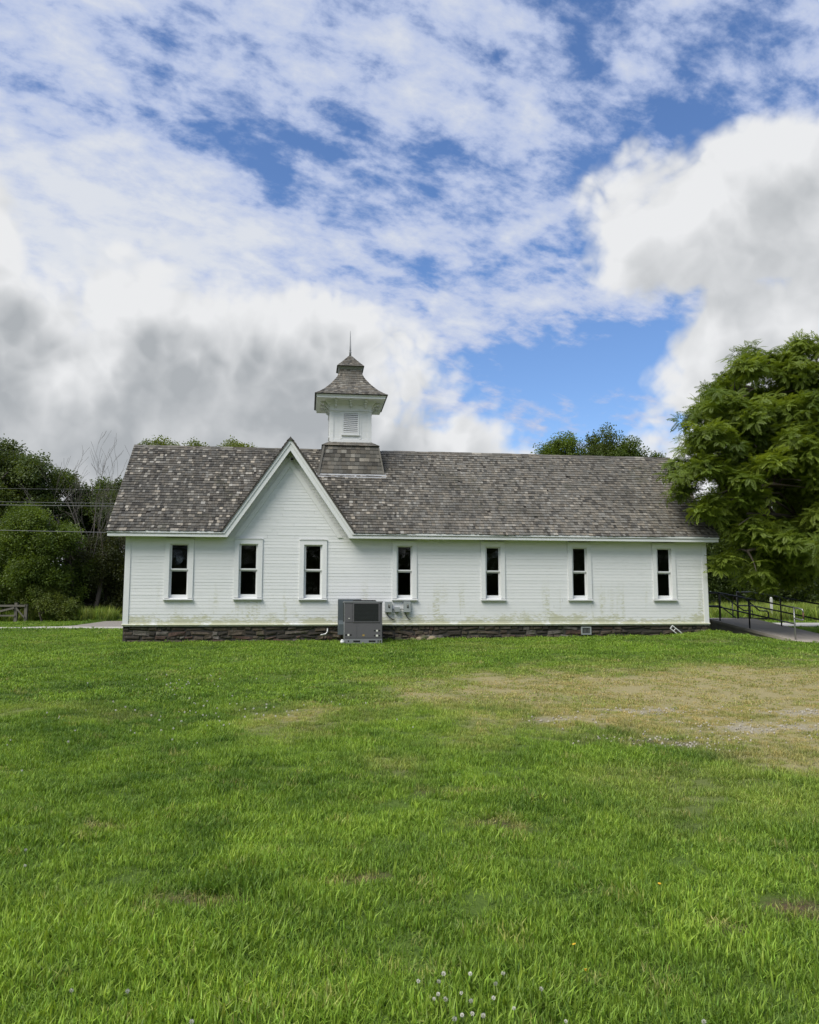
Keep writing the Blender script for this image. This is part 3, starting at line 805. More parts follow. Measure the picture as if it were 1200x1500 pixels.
# boxed body: stiles, rails, louvre
Z0, Z1 = 6.80, 7.80
for k in range(4):
    M = quad_rot(k).to_4x4(); M.translation = Vector((CX, CY, 0))
    st = MB()
    for xa, xb in ((-B - .014, -B + .11), (B - .11, B + .014)): st.box(xa, xb, -B - .016, -B + .01, Z0, Z1)
    for xa, xb in ((-.335, -.268), (.268, .335)): st.box(xa, xb, -B - .012, -B + .01, Z0 + .10, Z1 - .04)
    st.box(-B + .11, B - .11, -B - .014, -B + .01, Z0, Z0 + .09); st.box(-B + .11, B - .11, -B - .013, -B + .01, Z1 - .05, Z1)
    st.v = [tuple(M @ Vector(p)) for p in st.v]; st.build('panel_frame', trim, cupola)
    ml = MB(); ml.box(-B - .04, B + .04, -B - .042, -B + .0, Z1, Z1 + .035); ml.v = [tuple(M @ Vector(p)) for p in ml.v]; ml.build('moulding', trim, cupola)
    lf = MB(); zl0, zl1, wl = 7.10, 7.735, .222
    lf.box(-wl - .055, -wl, -B - .03, -B, zl0 - .05, zl1 + .045); lf.box(wl, wl + .055, -B - .03, -B, zl0 - .05, zl1 + .045)
    lf.box(-wl, wl, -B - .03, -B, zl1, zl1 + .045); lf.box(-wl - .07, wl + .07, -B - .045, -B, zl0 - .085, zl0 - .05); lf.box(-wl, wl, -B - .03, -B, zl0 - .05, zl0)
    lf.v = [tuple(M @ Vector(p)) for p in lf.v]; lf.build('louvre_frame', trim, cupola)
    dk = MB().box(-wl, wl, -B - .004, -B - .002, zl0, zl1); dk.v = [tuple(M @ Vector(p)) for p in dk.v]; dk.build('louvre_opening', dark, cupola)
    for i in range(10):
        zz = zl0 + .008 + i * (zl1 - zl0) / 10
        sl = MB(); sl.add([(-wl, -B - .030, zz), (wl, -B - .030, zz), (wl, -B - .005, zz + .040), (-wl, -B - .005, zz + .040), (-wl, -B - .034, zz + .008), (wl, -B - .034, zz + .008), (wl, -B - .009, zz + .048), (-wl, -B - .009, zz + .048)], [(3,2,1,0),(4,5,6,7),(0,1,5,4),(2,3,7,6),(0,4,7,3),(1,2,6,5)])
        sl.v = [tuple(M @ Vector(p)) for p in sl.v]; sl.build('slat', trim, cupola)
    # brackets under the eave
    for bx_ in (-.47, 0, .47):
        br = MB(); br.box(bx_ - .04, bx_ + .04, -B - .30, -B, 8.07, 8.125); br.box(bx_ - .035, bx_ + .035, -B - .19, -B, 8.015, 8.07); br.box(bx_ - .032, bx_ + .032, -B - .11, -B, 7.945, 8.015); br.box(bx_ - .024, bx_ + .024, -B - .06, -B, 7.905, 7.945)
        br.v = [tuple(M @ Vector(p)) for p in br.v]; br.build('bracket', trim, cupola)
# flaring cornice, fascia, bell-cast roof, cap, spire
cn = MB(); ring(cn, .80, 8.128, 1.065, 8.13); ring(cn, B + .02, 7.99, .80, 8.128); ring(cn, B + .005, 7.83, B + .02, 7.99)
cn.build('cornice', trim, cupola)
fc = MB(); ring(fc, 1.065, 8.125, 1.065, 8.215); ring(fc, 1.085, 8.195, 1.095, 8.25); ring(fc, 1.065, 8.195, 1.085, 8.195); fc.build('fascia', trim, cupola)
prof = [(1.135, 8.235), (.99, 8.33), (.84, 8.455), (.64, 8.67), (.50, 8.86), (.425, 8.97), (.37, 9.10), (.345, 9.21), (.325, 9.34)]
rf = MB(); ring(rf, 1.09, 8.222, 1.13, 8.232, (.08, .075, .07))
for (a, za), (b, zb) in zip(prof, prof[1:]): ring(rf, a - .004, za, b - .004, zb, (.12, .115, .10))
croof = rf.build('bell_roof', shingle, cupola)
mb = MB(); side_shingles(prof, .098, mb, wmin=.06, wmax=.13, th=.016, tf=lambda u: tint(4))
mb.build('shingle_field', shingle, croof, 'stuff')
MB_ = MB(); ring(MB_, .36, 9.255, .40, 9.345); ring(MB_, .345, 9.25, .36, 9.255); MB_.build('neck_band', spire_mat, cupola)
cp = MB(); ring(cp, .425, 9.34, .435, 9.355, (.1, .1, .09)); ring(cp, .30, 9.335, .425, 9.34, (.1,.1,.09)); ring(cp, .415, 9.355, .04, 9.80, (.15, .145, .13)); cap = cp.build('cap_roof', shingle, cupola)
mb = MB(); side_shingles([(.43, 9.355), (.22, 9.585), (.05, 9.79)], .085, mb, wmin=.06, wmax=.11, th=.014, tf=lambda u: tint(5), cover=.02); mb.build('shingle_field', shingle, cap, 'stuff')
MB().tube([(CX, CY, 9.72), (CX, CY, 9.90), (CX, CY, 9.93), (CX, CY, 9.96), (CX, CY, 9.99), (CX, CY, 10.02), (CX, CY, 10.66)], [.045, .034, .044, .024, .036, .030, .006], 8).build('spire', spire_mat, cupola)
MB().tube([(GX0 + .05, EY + .18, GZ0 - .52), (GX0 + .05, EY + .10, GZ0 - .56)], [.03, .045], 8).build('lamp', dark, house)
# vent with upright bars in the stones
vt = MB(); 
for a in ((5.045, 5.075, .83, 1.055), (5.315, 5.345, .83, 1.055), (5.075, 5.315, 1.025, 1.055), (5.075, 5.315, .83, .86)): vt.box(a[0], a[1], -.025, .05, a[2], a[3])
vent = vt.build('foundation_vent', box_grey, house)
MB().box(5.07, 5.32, .0, .03, .85, 1.03).build('vent_opening', dark, vent)
for i in range(6): MB().box(5.092 + i*.04, 5.104 + i*.04, -.012, .0, .86, 1.025).build('bar', galv, vent)

# ------------------------------------------------------------------ things against the wall
def hplace(name, xl, yl, z):                       # an Empty standing in the house's directions
    x, y = to_world(xl, yl); return empty(name, (x, y, z), TH)
gz_ac = float(ground_z(*to_world(-1.4, -1.1)))
ac = hplace('air_conditioner', -1.40, -1.32, gz_ac - .01)
tag(ac, 'grey packaged air conditioner with dark coil grille standing against the white wall', 'air conditioner')
W2, DP, H0, H1 = .50, .84, .14, 1.12
MB().box(-W2, W2, 0, DP, H0, H1 - .02).build('cabinet', ac_grey, ac)
tp = MB(); tp.box(-W2 - .015, W2 + .015, -.02, DP + .015, H1 - .02, H1 + .015); tp.build('top_panel', ac_light, ac)
fan = MB(); fan.tube([(.05, .42, H1 + .015), (.05, .42, H1 + .05)], [.34, .30], 20); fan.build('fan_guard', dark, ac)
g = MB().box(-.255, .40, -.012, .0, .60, H1 - .055).build('coil_grille', coil_mat, ac)
for i in range(13):
    zz = .625 + i * .0345; MB().box(-.255, .40, -.017, -.012, zz, zz + .006).build('fin', fin_mat, g)
fr = MB(); fr.box(-.285, -.255, -.02, 0, .575, H1 - .03); fr.box(.40, .43, -.02, 0, .575, H1 - .03); fr.box(-.255, .40, -.02, 0, H1 - .055, H1 - .03); fr.box(-.255, .40, -.02, 0, .575, .60); fr.build('grille_frame', ac_grey, ac)
MB().box(-W2 + .01, -.30, -.008, 0, .585, H1 - .035).build('side_panel', ac_grey, ac)
lp = MB(); lp.box(-W2 + .01, -.18, -.008, 0, H0 + .03, .555); lp.box(-.172, W2 - .01, -.009, 0, H0 + .03, .555); lp.build('lower_panel', ac_grey, ac)
MB().box(-W2 - .006, -W2, .10, DP - .10, .60, H1 - .07).build('side_coil', coil_mat, ac)
cs = MB(); cs.box(-W2 - .010, -W2, 0, .045, H0, H1 - .02); cs.box(-W2 - .010, -W2, .046, DP, H0, .575); cs.build('corner_post', ac_light, ac)
for x, z_, w_, h_, m_ in ((-.40, .245, .05, .05, sticker), (.36, .355, .05, .045, sticker), (.36, .225, .06, .05, sticker), (.0, .235, .055, .045, amber), (-.385, .68, .035, .02, sticker)):
    MB().box(x - w_/2, x + w_/2, -.012, -.009, z_ - h_/2, z_ + h_/2).build('sticker', m_, ac)
for x, z_ in ((-.40, .245), (.36, .355), (.36, .225)):
    p = MB(); p.box(x - .085, x - .03, -.0115, -.009, z_ - .017, z_ + .017); p.box(x + .03, x + .085, -.0115, -.009, z_ - .017, z_ + .017); p.build('hand_hold', dark, ac)
br = MB(); br.box(-W2, W2, -.01, DP, .02, H0)
rail = br.build('base_rail', ac_light, ac)
for x0, x1 in ((-.27, -.09), (.14, .32)): MB().box(x0, x1, -.014, -.010, .055, .10).build('fork_slot', dark, rail)
for x in (-.40, .39, .45): MB().tube([(x, -.010, .085), (x, -.014, .085)], .02, 10).build('bolt_hole', dark, rail)
pc = MB(); pc.tube([(-W2 - .06, -.03, .02), (-W2 - .06, -.03, .10)], .055, 12); pc.tube([(-W2 - .06, -.03, .10), (-W2 - .06, -.03, .13)], .035, 12); pc.build('drain_trap', white_metal, ac)
dk = MB(); dk.box(-.635, -.02, DP + .002, 1.28, .24, 1.185); dk.add([(-.635, .40, .24), (-.635, DP, .24), (-.635, DP, .62), (-.635, .40, .52), (-W2 - .012, .40, .24), (-W2 - .012, DP, .24), (-W2 - .012, DP, .62), (-W2 - .012, .40, .52)], [(0,1,2,3),(7,6,5,4),(0,3,7,4),(0,4,5,1),(3,2,6,7)])
duct = dk.build('duct', duct_mat, ac)
MB().box(-.65, -.005, DP + .05, DP + .08, .225, 1.20).build('flange', duct_mat, duct)

def ebox(name, xl, z0, w_, h_, label, grp=None):
    b = hplace(name, xl, -.018, z0); tag(b, label, 'electrical box', grp)
    MB().box(-w_/2, w_/2, -.10, 0, 0, h_).build('case', box_grey, b)
    MB().box(-w_/2 - .006, w_/2 + .006, -.112, -.101, .012, h_ + .006).build('door', box_grey, b)
    return b
for xl, label, dirx in ((-.615, 'grey switch box nearer the air conditioner on the white wall', .10), (-.085, 'grey switch box below the window sill, farther from the air conditioner', .06)):
    b = ebox('switch_box', xl, 1.47, .185, .30, label, 'switch boxes on the wall')
    MB().box(-.005, .045, -.118, -.113, .13, .24).build('label_plate', dark, b)
    hd = MB(); hd.box(.012, .032, -.135, -.118, .15, .185); hd.build('handle', galv, b)
    MB().box(.0, .04, -.1185, -.1182, .205, .225).build('sticker', sticker, b)
    cd = MB(); cd.tube([(-.03, -.05, .005), (-.03, -.055, -.05), (dirx * .5 - .02, -.05, -.13), (dirx * 1.2, -.03, -.19), (dirx * 1.8, -.02, -.195)], .011, 6); cd.build('whip_conduit', dark, b)
jb = ebox('junction_box', -.36, 1.48, .135, .135, 'small square junction box between the two grey switch boxes')
cn_ = MB(); cn_.tube([(-.18, -.04, .08), (.20, -.04, .08)], .012, 6); cn_.build('conduit', galv, jb)

pp = hplace('drain_pipe', -2.42, -.03, .0); tag(pp, 'short grey elbow pipe coming out of the stone foundation', 'pipe')
MB().tube([(.10, .02, 1.02), (.10, -.05, 1.01), (.10, -.06, .93), (.05, -.065, .87), (-.06, -.065, .85), (-.10, -.06, .84)], .028, 8).build('elbow', galv, pp)
vf = hplace('vent_frame', 7.90, -.10, .935); tag(vf, 'loose white metal frame leaning askew against the stone foundation', 'metal frame')
vfm = MB()
for s in (-.055, .055): vfm.box(-.19, .19, -.02, .0, s - .012, s + .012)
vfm.box(-.19, -.165, -.02, 0, -.043, .043); vfm.box(.165, .19, -.02, 0, -.043, .043); vfm.box(-.06, -.045, -.02, 0, -.043, .043)
o = vfm.build('frame', white_metal, vf); o.rotation_euler = (0, R(38), 0)

def rock(name, x, y, r, label, mat, seed, parent=None, grp=None, flat=.6):
    bm = bmesh.new(); bmesh.ops.create_icosphere(bm, subdivisions=2, radius=1.0)
    rr = random.Random(seed); offs = Vector((rr.random()*9, rr.random()*9, rr.random()*9))
    from mathutils import noise as mn
    for v in bm.verts:
        k = 1 + .32 * mn.noise(v.co * 1.3 + offs) + .12 * mn.noise(v.co * 4 + offs); v.co = Vector((v.co.x * k * r * rr.uniform(1.0, 1.02), v.co.y * k * r * .8, v.co.z * k * r * flat))
    me_ = bpy.data.meshes.new(name); bm.to_mesh(me_); bm.free(); me_.materials.append(mat)
    o = link(name, me_); o.location = (x, y, float(ground_z(x, y)) + r * flat * .45); o.rotation_euler = (0, 0, rr.uniform(0, 6))
    return tag(o, label, 'rock', grp)
rock_tan = plain('tan_rock', (0.26, 0.215, 0.14), 0.9, 0, 0.35, 12, 0.4); rock_dark = plain('mossy_rock', (0.085, 0.085, 0.045), 0.95, 0, 0.45, 10, 0.5)
for i, (xl, yl, r_, m_, lb) in enumerate(((.05, -.22, .10, rock_dark, 'mossy rock at the left end of the rubble by the foundation'), (.25, -.26, .12, rock_tan, 'tan rock low in the rubble heap by the foundation'), (.42, -.18, .15, rock_dark, 'largest dark mossy rock in the rubble by the foundation'), (.62, -.24, .13, rock_tan, 'pale tan rock at the right end of the rubble by the foundation'), (.50, -.40, .08, rock_tan, 'smallest tan rock lying in front of the rubble'), (-.35, -.28, .12, rock_dark, 'mossy rock beside the base of the air conditioner'))):
    x, y = to_world(xl, yl); rock('rock', x, y, r_, lb, m_, i, None, 'rubble rocks at the foundation')

# ------------------------------------------------------------------ concrete ramp, landing and steps with pipe rails
RD = Vector((.2402, -.9707, 0)); RP = Vector((.9707, .2402, 0)); RA = Vector((10.13, 27.9, 0)); RW = 1.78; RS = .138; LZ = 1.235
ramp = empty('concrete_ramp', (RA.x, RA.y, 0)); tag(ramp, 'grey concrete ramp sloping down from the right end of the schoolhouse', 'ramp')
def rel(v): return tuple(Vector(v) - Vector((RA.x, RA.y, 0)))
def rz(s): return LZ - RS * max(s, 0)
rb = MB(); n = 12; LEN = 5.1; vs = []
for i in range(n + 1):
    s = LEN * i / n; a = RA + RD * s; b = a + RP * RW
    vs += [rel((a.x, a.y, rz(s))), rel((b.x, b.y, rz(s))), rel((a.x, a.y, rz(s) - .09)), rel((b.x, b.y, rz(s) - .09))]
fs = []
for i in range(n):
    a, b = i*4, i*4+4; fs += [(a, b, b+1, a+1), (a+2, a+3, b+3, b+2), (a, a+2, b+2, b), (a+1, b+1, b+3, a+3)]
fs += [(0, 1, 3, 2), (n*4, n*4+2, n*4+3, n*4+1)]
rb.add(vs, fs); rb.build('slab', concrete, ramp)
sw = MB()                                            # side walls under the slab
vs = []
for i in range(n + 1):
    s = LEN * i / n; a = RA + RD * s + RP * .06; b = RA + RD * s + RP * (RW - .06)
    vs += [rel((a.x, a.y, rz(s) - .091)), rel((b.x, b.y, rz(s) - .091)), rel((a.x, a.y, .2)), rel((b.x, b.y, .2))]
sw.add(vs, [f for i in range(n) for f in ((i*4, i*4+2, i*4+6, i*4+4), (i*4+1, i*4+5, i*4+7, i*4+3))] + [(0, 1, 3, 2), (n*4, n*4+2, n*4+3, n*4+1)]); sw.build('side_wall', concrete, ramp)
lw = [(8.55, 27.65), (RA.x, RA.y + .002), (RA.x + RP.x * RW, RA.y + RP.y * RW + .002), (11.95, 31.3), (8.2, 31.0)]
MB().slab([rel((x, y, LZ + .003)) for x, y in lw], .62).build('landing', concrete, ramp)
for i in range(3):
    x0 = 11.9 + .3 * i; MB().slab([rel((x0, 29.0, LZ - .16*(i+1))), rel((x0 + .32, 29.05, LZ - .16*(i+1))), rel((x0 + .42, 31.2, LZ - .16*(i+1))), rel((x0, 31.2, LZ - .16*(i+1)))], .5).build('step', concrete, ramp)
e0 = RA + RD * LEN; e1 = e0 + RP * RW
e2, e3 = RA + RD * (LEN + 3) + RP * (RW + 1.2), RA + RD * (LEN + 3) + RP * .5
pz = lambda p, l=.03: (p.x, p.y, float(ground_z(p.x, p.y)) + l)
MB().slab([rel((e0.x, e0.y, rz(LEN) - .004)), rel(pz(e3)), rel(pz(e2)), rel((e1.x, e1.y, rz(LEN) - .004))], .15).build('apron', concrete, ramp)

def pipe_rail(name, label, lines, posts, mat=black_rail, r=.024):
    base = posts[0]; root = empty(name, base[0]); o0 = Vector(base[0]); tag(root, label, 'railing', 'pipe railings of the ramp')
    for path, m_ in lines: MB().tube([Vector(p) - o0 for p in path], r, 8).build('rail', m_, root)
    for (p, h, m_) in posts: MB().tube([Vector(p) - o0 - Vector((0, 0, .05)), Vector(p) - o0 + Vector((0, 0, h))], r, 8).build('post', m_, root)
    return root
def rp(s, off, h): 
    p = RA + RD * s + RP * off; return (p.x, p.y, rz(s) + h)
HT, HM = .93, .46
near0 = [(9.25, 27.80, LZ + HT), rp(.42, .12, HT)]
pipe_rail('railing', 'black pipe railing along the near edge of the ramp, ending in a grey loop', [
    ([near0[0], near0[1], rp(1.95, .12, HT), rp(4.0, .12, HT)], black_rail),
    ([(9.25, 27.80, LZ + HM), rp(.42, .12, HM), rp(1.95, .12, HM), rp(4.0, .12, HM)], black_rail),
    ([rp(4.0, .12, HT - .004), rp(4.18, .14, HT), rp(4.32, .15, HT - .02), rp(4.34, .15, HT - .10)], galv), ([rp(4.34, .15, HT - .10), rp(4.34, .15, HT - .28)], rust), ([rp(4.34, .15, HT - .28), rp(4.30, .15, HT - .33), rp(4.0, .12, HT - .31)], galv)],
    [(rp(.42, .12, 0), HT, black_rail), (rp(1.95, .12, 0), HT, black_rail), (rp(4.0, .12, 0), HT, galv)])
pipe_rail('railing', 'black pipe railing along the far edge of the ramp, running out of view', [
    ([rp(-.75, 1.64, HT), rp(.1, 1.64, HT), rp(5.6, 1.64, HT)], black_rail), ([rp(-.75, 1.64, HM), rp(.1, 1.64, HM), rp(5.6, 1.64, HM)], black_rail)],
    [(rp(-.75, 1.64, 0), HT, black_rail), (rp(1.5, 1.64, 0), HT, black_rail), (rp(3.7, 1.64, 0), HT, black_rail), (rp(5.6, 1.64, 0), HT, black_rail)])
f0 = Vector(rp(-.75, 1.64, 0))
pipe_rail('railing', 'black stair handrail with a looped end behind the ramp', [
    ([(f0.x + .06, f0.y + .10, LZ + HT), (12.50, 29.45, 1.51), (12.80, 29.55, 1.50), (12.86, 29.57, 1.45), (12.86, 29.57, 1.28), (12.80, 29.55, 1.23), (12.25, 29.40, 1.23)], black_rail)],
    [((12.12, 29.35, .95), .82, black_rail), ((f0.x + .06, f0.y + .10, LZ), HT, black_rail)])
pipe_rail('railing', 'black stair handrail farthest back on the landing, next to the schoolhouse', [
    ([(9.0, 31.05, LZ + HT), (11.72, 31.1, LZ + HT), (12.62, 31.15, 1.52), (12.95, 31.15, 1.50), (12.95, 31.15, 1.24), (12.4, 31.15, 1.24)], black_rail), ([(9.0, 31.05, LZ + HM), (11.72, 31.1, LZ + HM), (12.3, 31.12, 1.24)], black_rail)],
    [((11.72, 31.1, LZ), HT, black_rail), ((12.2, 31.13, .95), .85, black_rail)])

# ------------------------------------------------------------------ fence, white post, cables
fr_ = empty('wooden_fence', (-20.0, 43.0, float(ground_z(-20, 43.0)))); tag(fr_, 'weathered wooden rail fence with diagonal braces before the left bushes', 'fence')
for x, h_ in ((-5.2, 1.02), (-2.6, 1.0), (-.5, 1.02), (.02, .92)):
    gz = float(ground_z(-20 + x, 43.0)) - fr_.location.z; MB().box(x - .075, x + .075, -.075, .075, gz - .05, gz + h_).build('post', wood, fr_)
MB().box(-5.2, .02, -.12, -.076, .80, .90).build('rail', wood, fr_); MB().box(-5.2, -.5, -.118, -.078, .30, .38).build('rail', wood, fr_)
for (xa, za, xb, zb) in ((-2.5, .28, -.55, .74), (-.45, .74, .0, .25)):
    MB().prism([(xa, za - .05), (xb, zb - .05), (xb, zb + .05), (xa, za + .05)], -.17, -.125).build('brace', wood, fr_)
wp = empty('marker_post', (18.0, 41.0, float(ground_z(18, 41.0)))); tag(wp, 'white wooden post standing in tall grass beyond the ramp', 'post')
wm = MB(); wm.box(-.05, .05, -.05, .05, -.1, 1.10); wm.build('shaft', weathered_white, wp)
wm = MB(); wm.add([(-.058,-.058,1.10),(.058,-.058,1.10),(.058,.058,1.10),(-.058,.058,1.10),(0,0,1.18)], [(3,2,1,0),(0,1,4),(1,2,4),(2,3,4),(3,0,4)]); wm.build('cap', weathered_white, wp)
for i, (za, zb, yy, r_, lb) in enumerate(((7.16, 6.90, 42.0, .010, 'upper cable of the close pair crossing the left trees'), (7.02, 6.80, 42.2, .014, 'lower cable of the close pair crossing the left trees'), (5.68, 5.36, 42.0, .015, 'lowest cable, crossing the left trees at eave height'), (8.0, 7.78, 43.0, .006, 'thin topmost cable crossing the left trees'))):
    pts = []
    for k in range(25):
        t = k / 24; x = -60 + 62 * t
        pts.append((x, yy, za + (zb - za) * (x + 21) / 6.0 * .55 - .35 * math.sin(math.pi * t) + .25))
    o = MB().tube(pts, r_, 5).build('overhead_cable', wire_mat); tag(o, lb, 'cable', 'overhead cables')

# ------------------------------------------------------------------ scattering: instances on stored points
def scatter(name, pts, rot, scl, idx, attrs, variants, mat=None, parent=None, kind=None):
    me_ = bpy.data.meshes.new(name); me_.vertices.add(len(pts)); me_.vertices.foreach_set('co', np.asarray(pts, np.float32).ravel())
    def put(nm, ty, data): 
        a = me_.attributes.new(nm, ty, 'POINT'); a.data.foreach_set('vector' if ty == 'FLOAT_VECTOR' else 'value', np.asarray(data, np.int32 if ty == 'INT' else np.float32).ravel())
    put('rot', 'FLOAT_VECTOR', rot); put('scl', 'FLOAT', scl); put('idx', 'INT', idx)
    for k, v in attrs.items(): put(k, 'FLOAT', v)
    if mat: me_.materials.append(mat)
    o = link(name, me_, parent)
    ng = bpy.data.node_groups.new(name + '_scatter', 'GeometryNodeTree')
    ng.interface.new_socket('Geometry', in_out='INPUT', socket_type='NodeSocketGeometry'); ng.interface.new_socket('Geometry', in_out='OUTPUT', socket_type='NodeSocketGeometry')
    N_, L_ = ng.nodes.new, ng.links.new
    gi, go = N_('NodeGroupInput'), N_('NodeGroupOutput'); jn = N_('GeometryNodeJoinGeometry')
    def named(nm, ty):
        a = N_('GeometryNodeInputNamedAttribute'); a.data_type = ty; a.inputs['Name'].default_value = nm; return a.outputs['Attribute']
    r_, s_, i_ = named('rot', 'FLOAT_VECTOR'), named('scl', 'FLOAT'), named('idx', 'INT')
    e2r = N_('FunctionNodeEulerToRotation'); L_(r_, e2r.inputs[0])
    for k, v in enumerate(variants):
        oi = N_('GeometryNodeObjectInfo'); oi.inputs['Object'].default_value = v; oi.inputs['As Instance'].default_value = True
        cmp_ = N_('FunctionNodeCompare'); cmp_.data_type = 'INT'; cmp_.operation = 'EQUAL'
        L_(i_, cmp_.inputs[2]); cmp_.inputs[3].default_value = k
        ip = N_('GeometryNodeInstanceOnPoints')
        L_(gi.outputs[0], ip.inputs['Points']); L_(cmp_.outputs[0], ip.inputs['Selection']); L_(oi.outputs['Geometry'], ip.inputs['Instance'])
        L_(e2r.outputs[0], ip.inputs['Rotation']); L_(s_, ip.inputs['Scale']); L_(ip.outputs[0], jn.inputs[0])
    L_(jn.outputs[0], go.inputs[0])
    md = o.modifiers.new('scatter', 'NODES'); md.node_group = ng
    if kind: o['kind'] = kind
    return o
def proto(name, mb, mat): return bpy.data.objects.new(name, mb.mesh(name, mat))      # never linked to the scene: only a stamp

# ------------------------------------------------------------------ foliage stamps
def frame_of(d):
    d = d.normalized(); a = d.cross(Vector((0, 0, 1))); a = a.normalized() if a.length > 1e-3 else Vector((1, 0, 0)); return d, a, a.cross(d)
def leaflet(mb, P, d, nrm, l, w_, col=None):
    s = d.cross(nrm).normalized() * w_ * .5
    mb.add([P, P + d * l * .45 + s + nrm * w_ * .12, P + d * l, P + d * l * .45 - s + nrm * w_ * .12], [(0, 1, 2), (0, 2, 3)], col)
def pinnate_spray(r, leaves=9, pairs=7, L=.36):
    """walnut: drooping feather-shaped leaves fanning from a twig end"""
    mb = MB()
    for k in range(leaves):
        an = 2 * math.pi * (k + r.uniform(-.3, .3)) / leaves; el = r.uniform(-.1, .75)
        d = Vector((math.cos(an) * math.cos(el), math.sin(an) * math.cos(el), math.sin(el)))
        P = Vector((0, 0, 0)); LL = L * r.uniform(.75, 1.15)
        prev = P.copy()
        for i in range(pairs + 1):
            t = i / pairs
            P = prev + d * LL / pairs; d = (d + Vector((0, 0, -.13))).normalized()
            dd, side, up = frame_of(d)
            if i > 0:
                for sg in (-1, 1):
                    ld = (side * sg + d * .55 + Vector((0, 0, -.22))).normalized()
                    leaflet(mb, P, ld, up, .105 * (1 - .45 * abs(t - .5)) * r.uniform(.85, 1.1), .040)
            prev = P
        leaflet(mb, P, d, frame_of(d)[2], .12, .04)
    return mb
def broad_spray(r, n=46, R_=.34, l=.10, w_=.07):
    mb = MB()
    for k in range(n):
        d = Vector((r.gauss(0, 1), r.gauss(0, 1), r.gauss(0, .8))).normalized(); P = d * R_ * r.random()**.5
        ld = (d + Vector((r.gauss(0, .6), r.gauss(0, .6), r.gauss(-.25, .4)))).normalized()
        nr = Vector((r.gauss(0, .55), r.gauss(0, .55), 1)); nr = (nr - ld * nr.dot(ld)).normalized()
        leaflet(mb, P, ld, nr, l * r.uniform(.7, 1.2), w_)
    return mb
rr = random.Random(5)
def stamps(mat, kind):
    if kind == 'pinnate': return [proto('leaf_stamp', pinnate_spray(rr), mat) for _ in range(4)]
    if kind == 'broad': return [proto('leaf_stamp', broad_spray(rr), mat) for _ in range(3)]
    return [proto('leaf_stamp', broad_spray(rr, 60, .42, .13, .09), mat) for _ in range(3)]
ST = {'walnut': stamps(leaf_walnut, 'pinnate'), 'dark': stamps(leaf_dark, 'coarse'), 'mid': stamps(leaf_mid, 'coarse'), 'bright': stamps(leaf_bright, 'coarse'), 'olive': stamps(leaf_olive, 'broad')}
SIN_TH = math.sin(TH)

def limb_path(a, b, r_, sag=.12, n=5):
    a, b = Vector(a), Vector(b); L = (b - a).length; out = []
    off = Vector((r_.gauss(0, 1), r_.gauss(0, 1), r_.gauss(0, .5))) * L * sag
    for i in range(n + 1):
        t = i / n; out.append(a + (b - a) * t + off * math.sin(math.pi * t) + Vector((0, 0, L * .10 * math.sin(math.pi * t))))
    return out

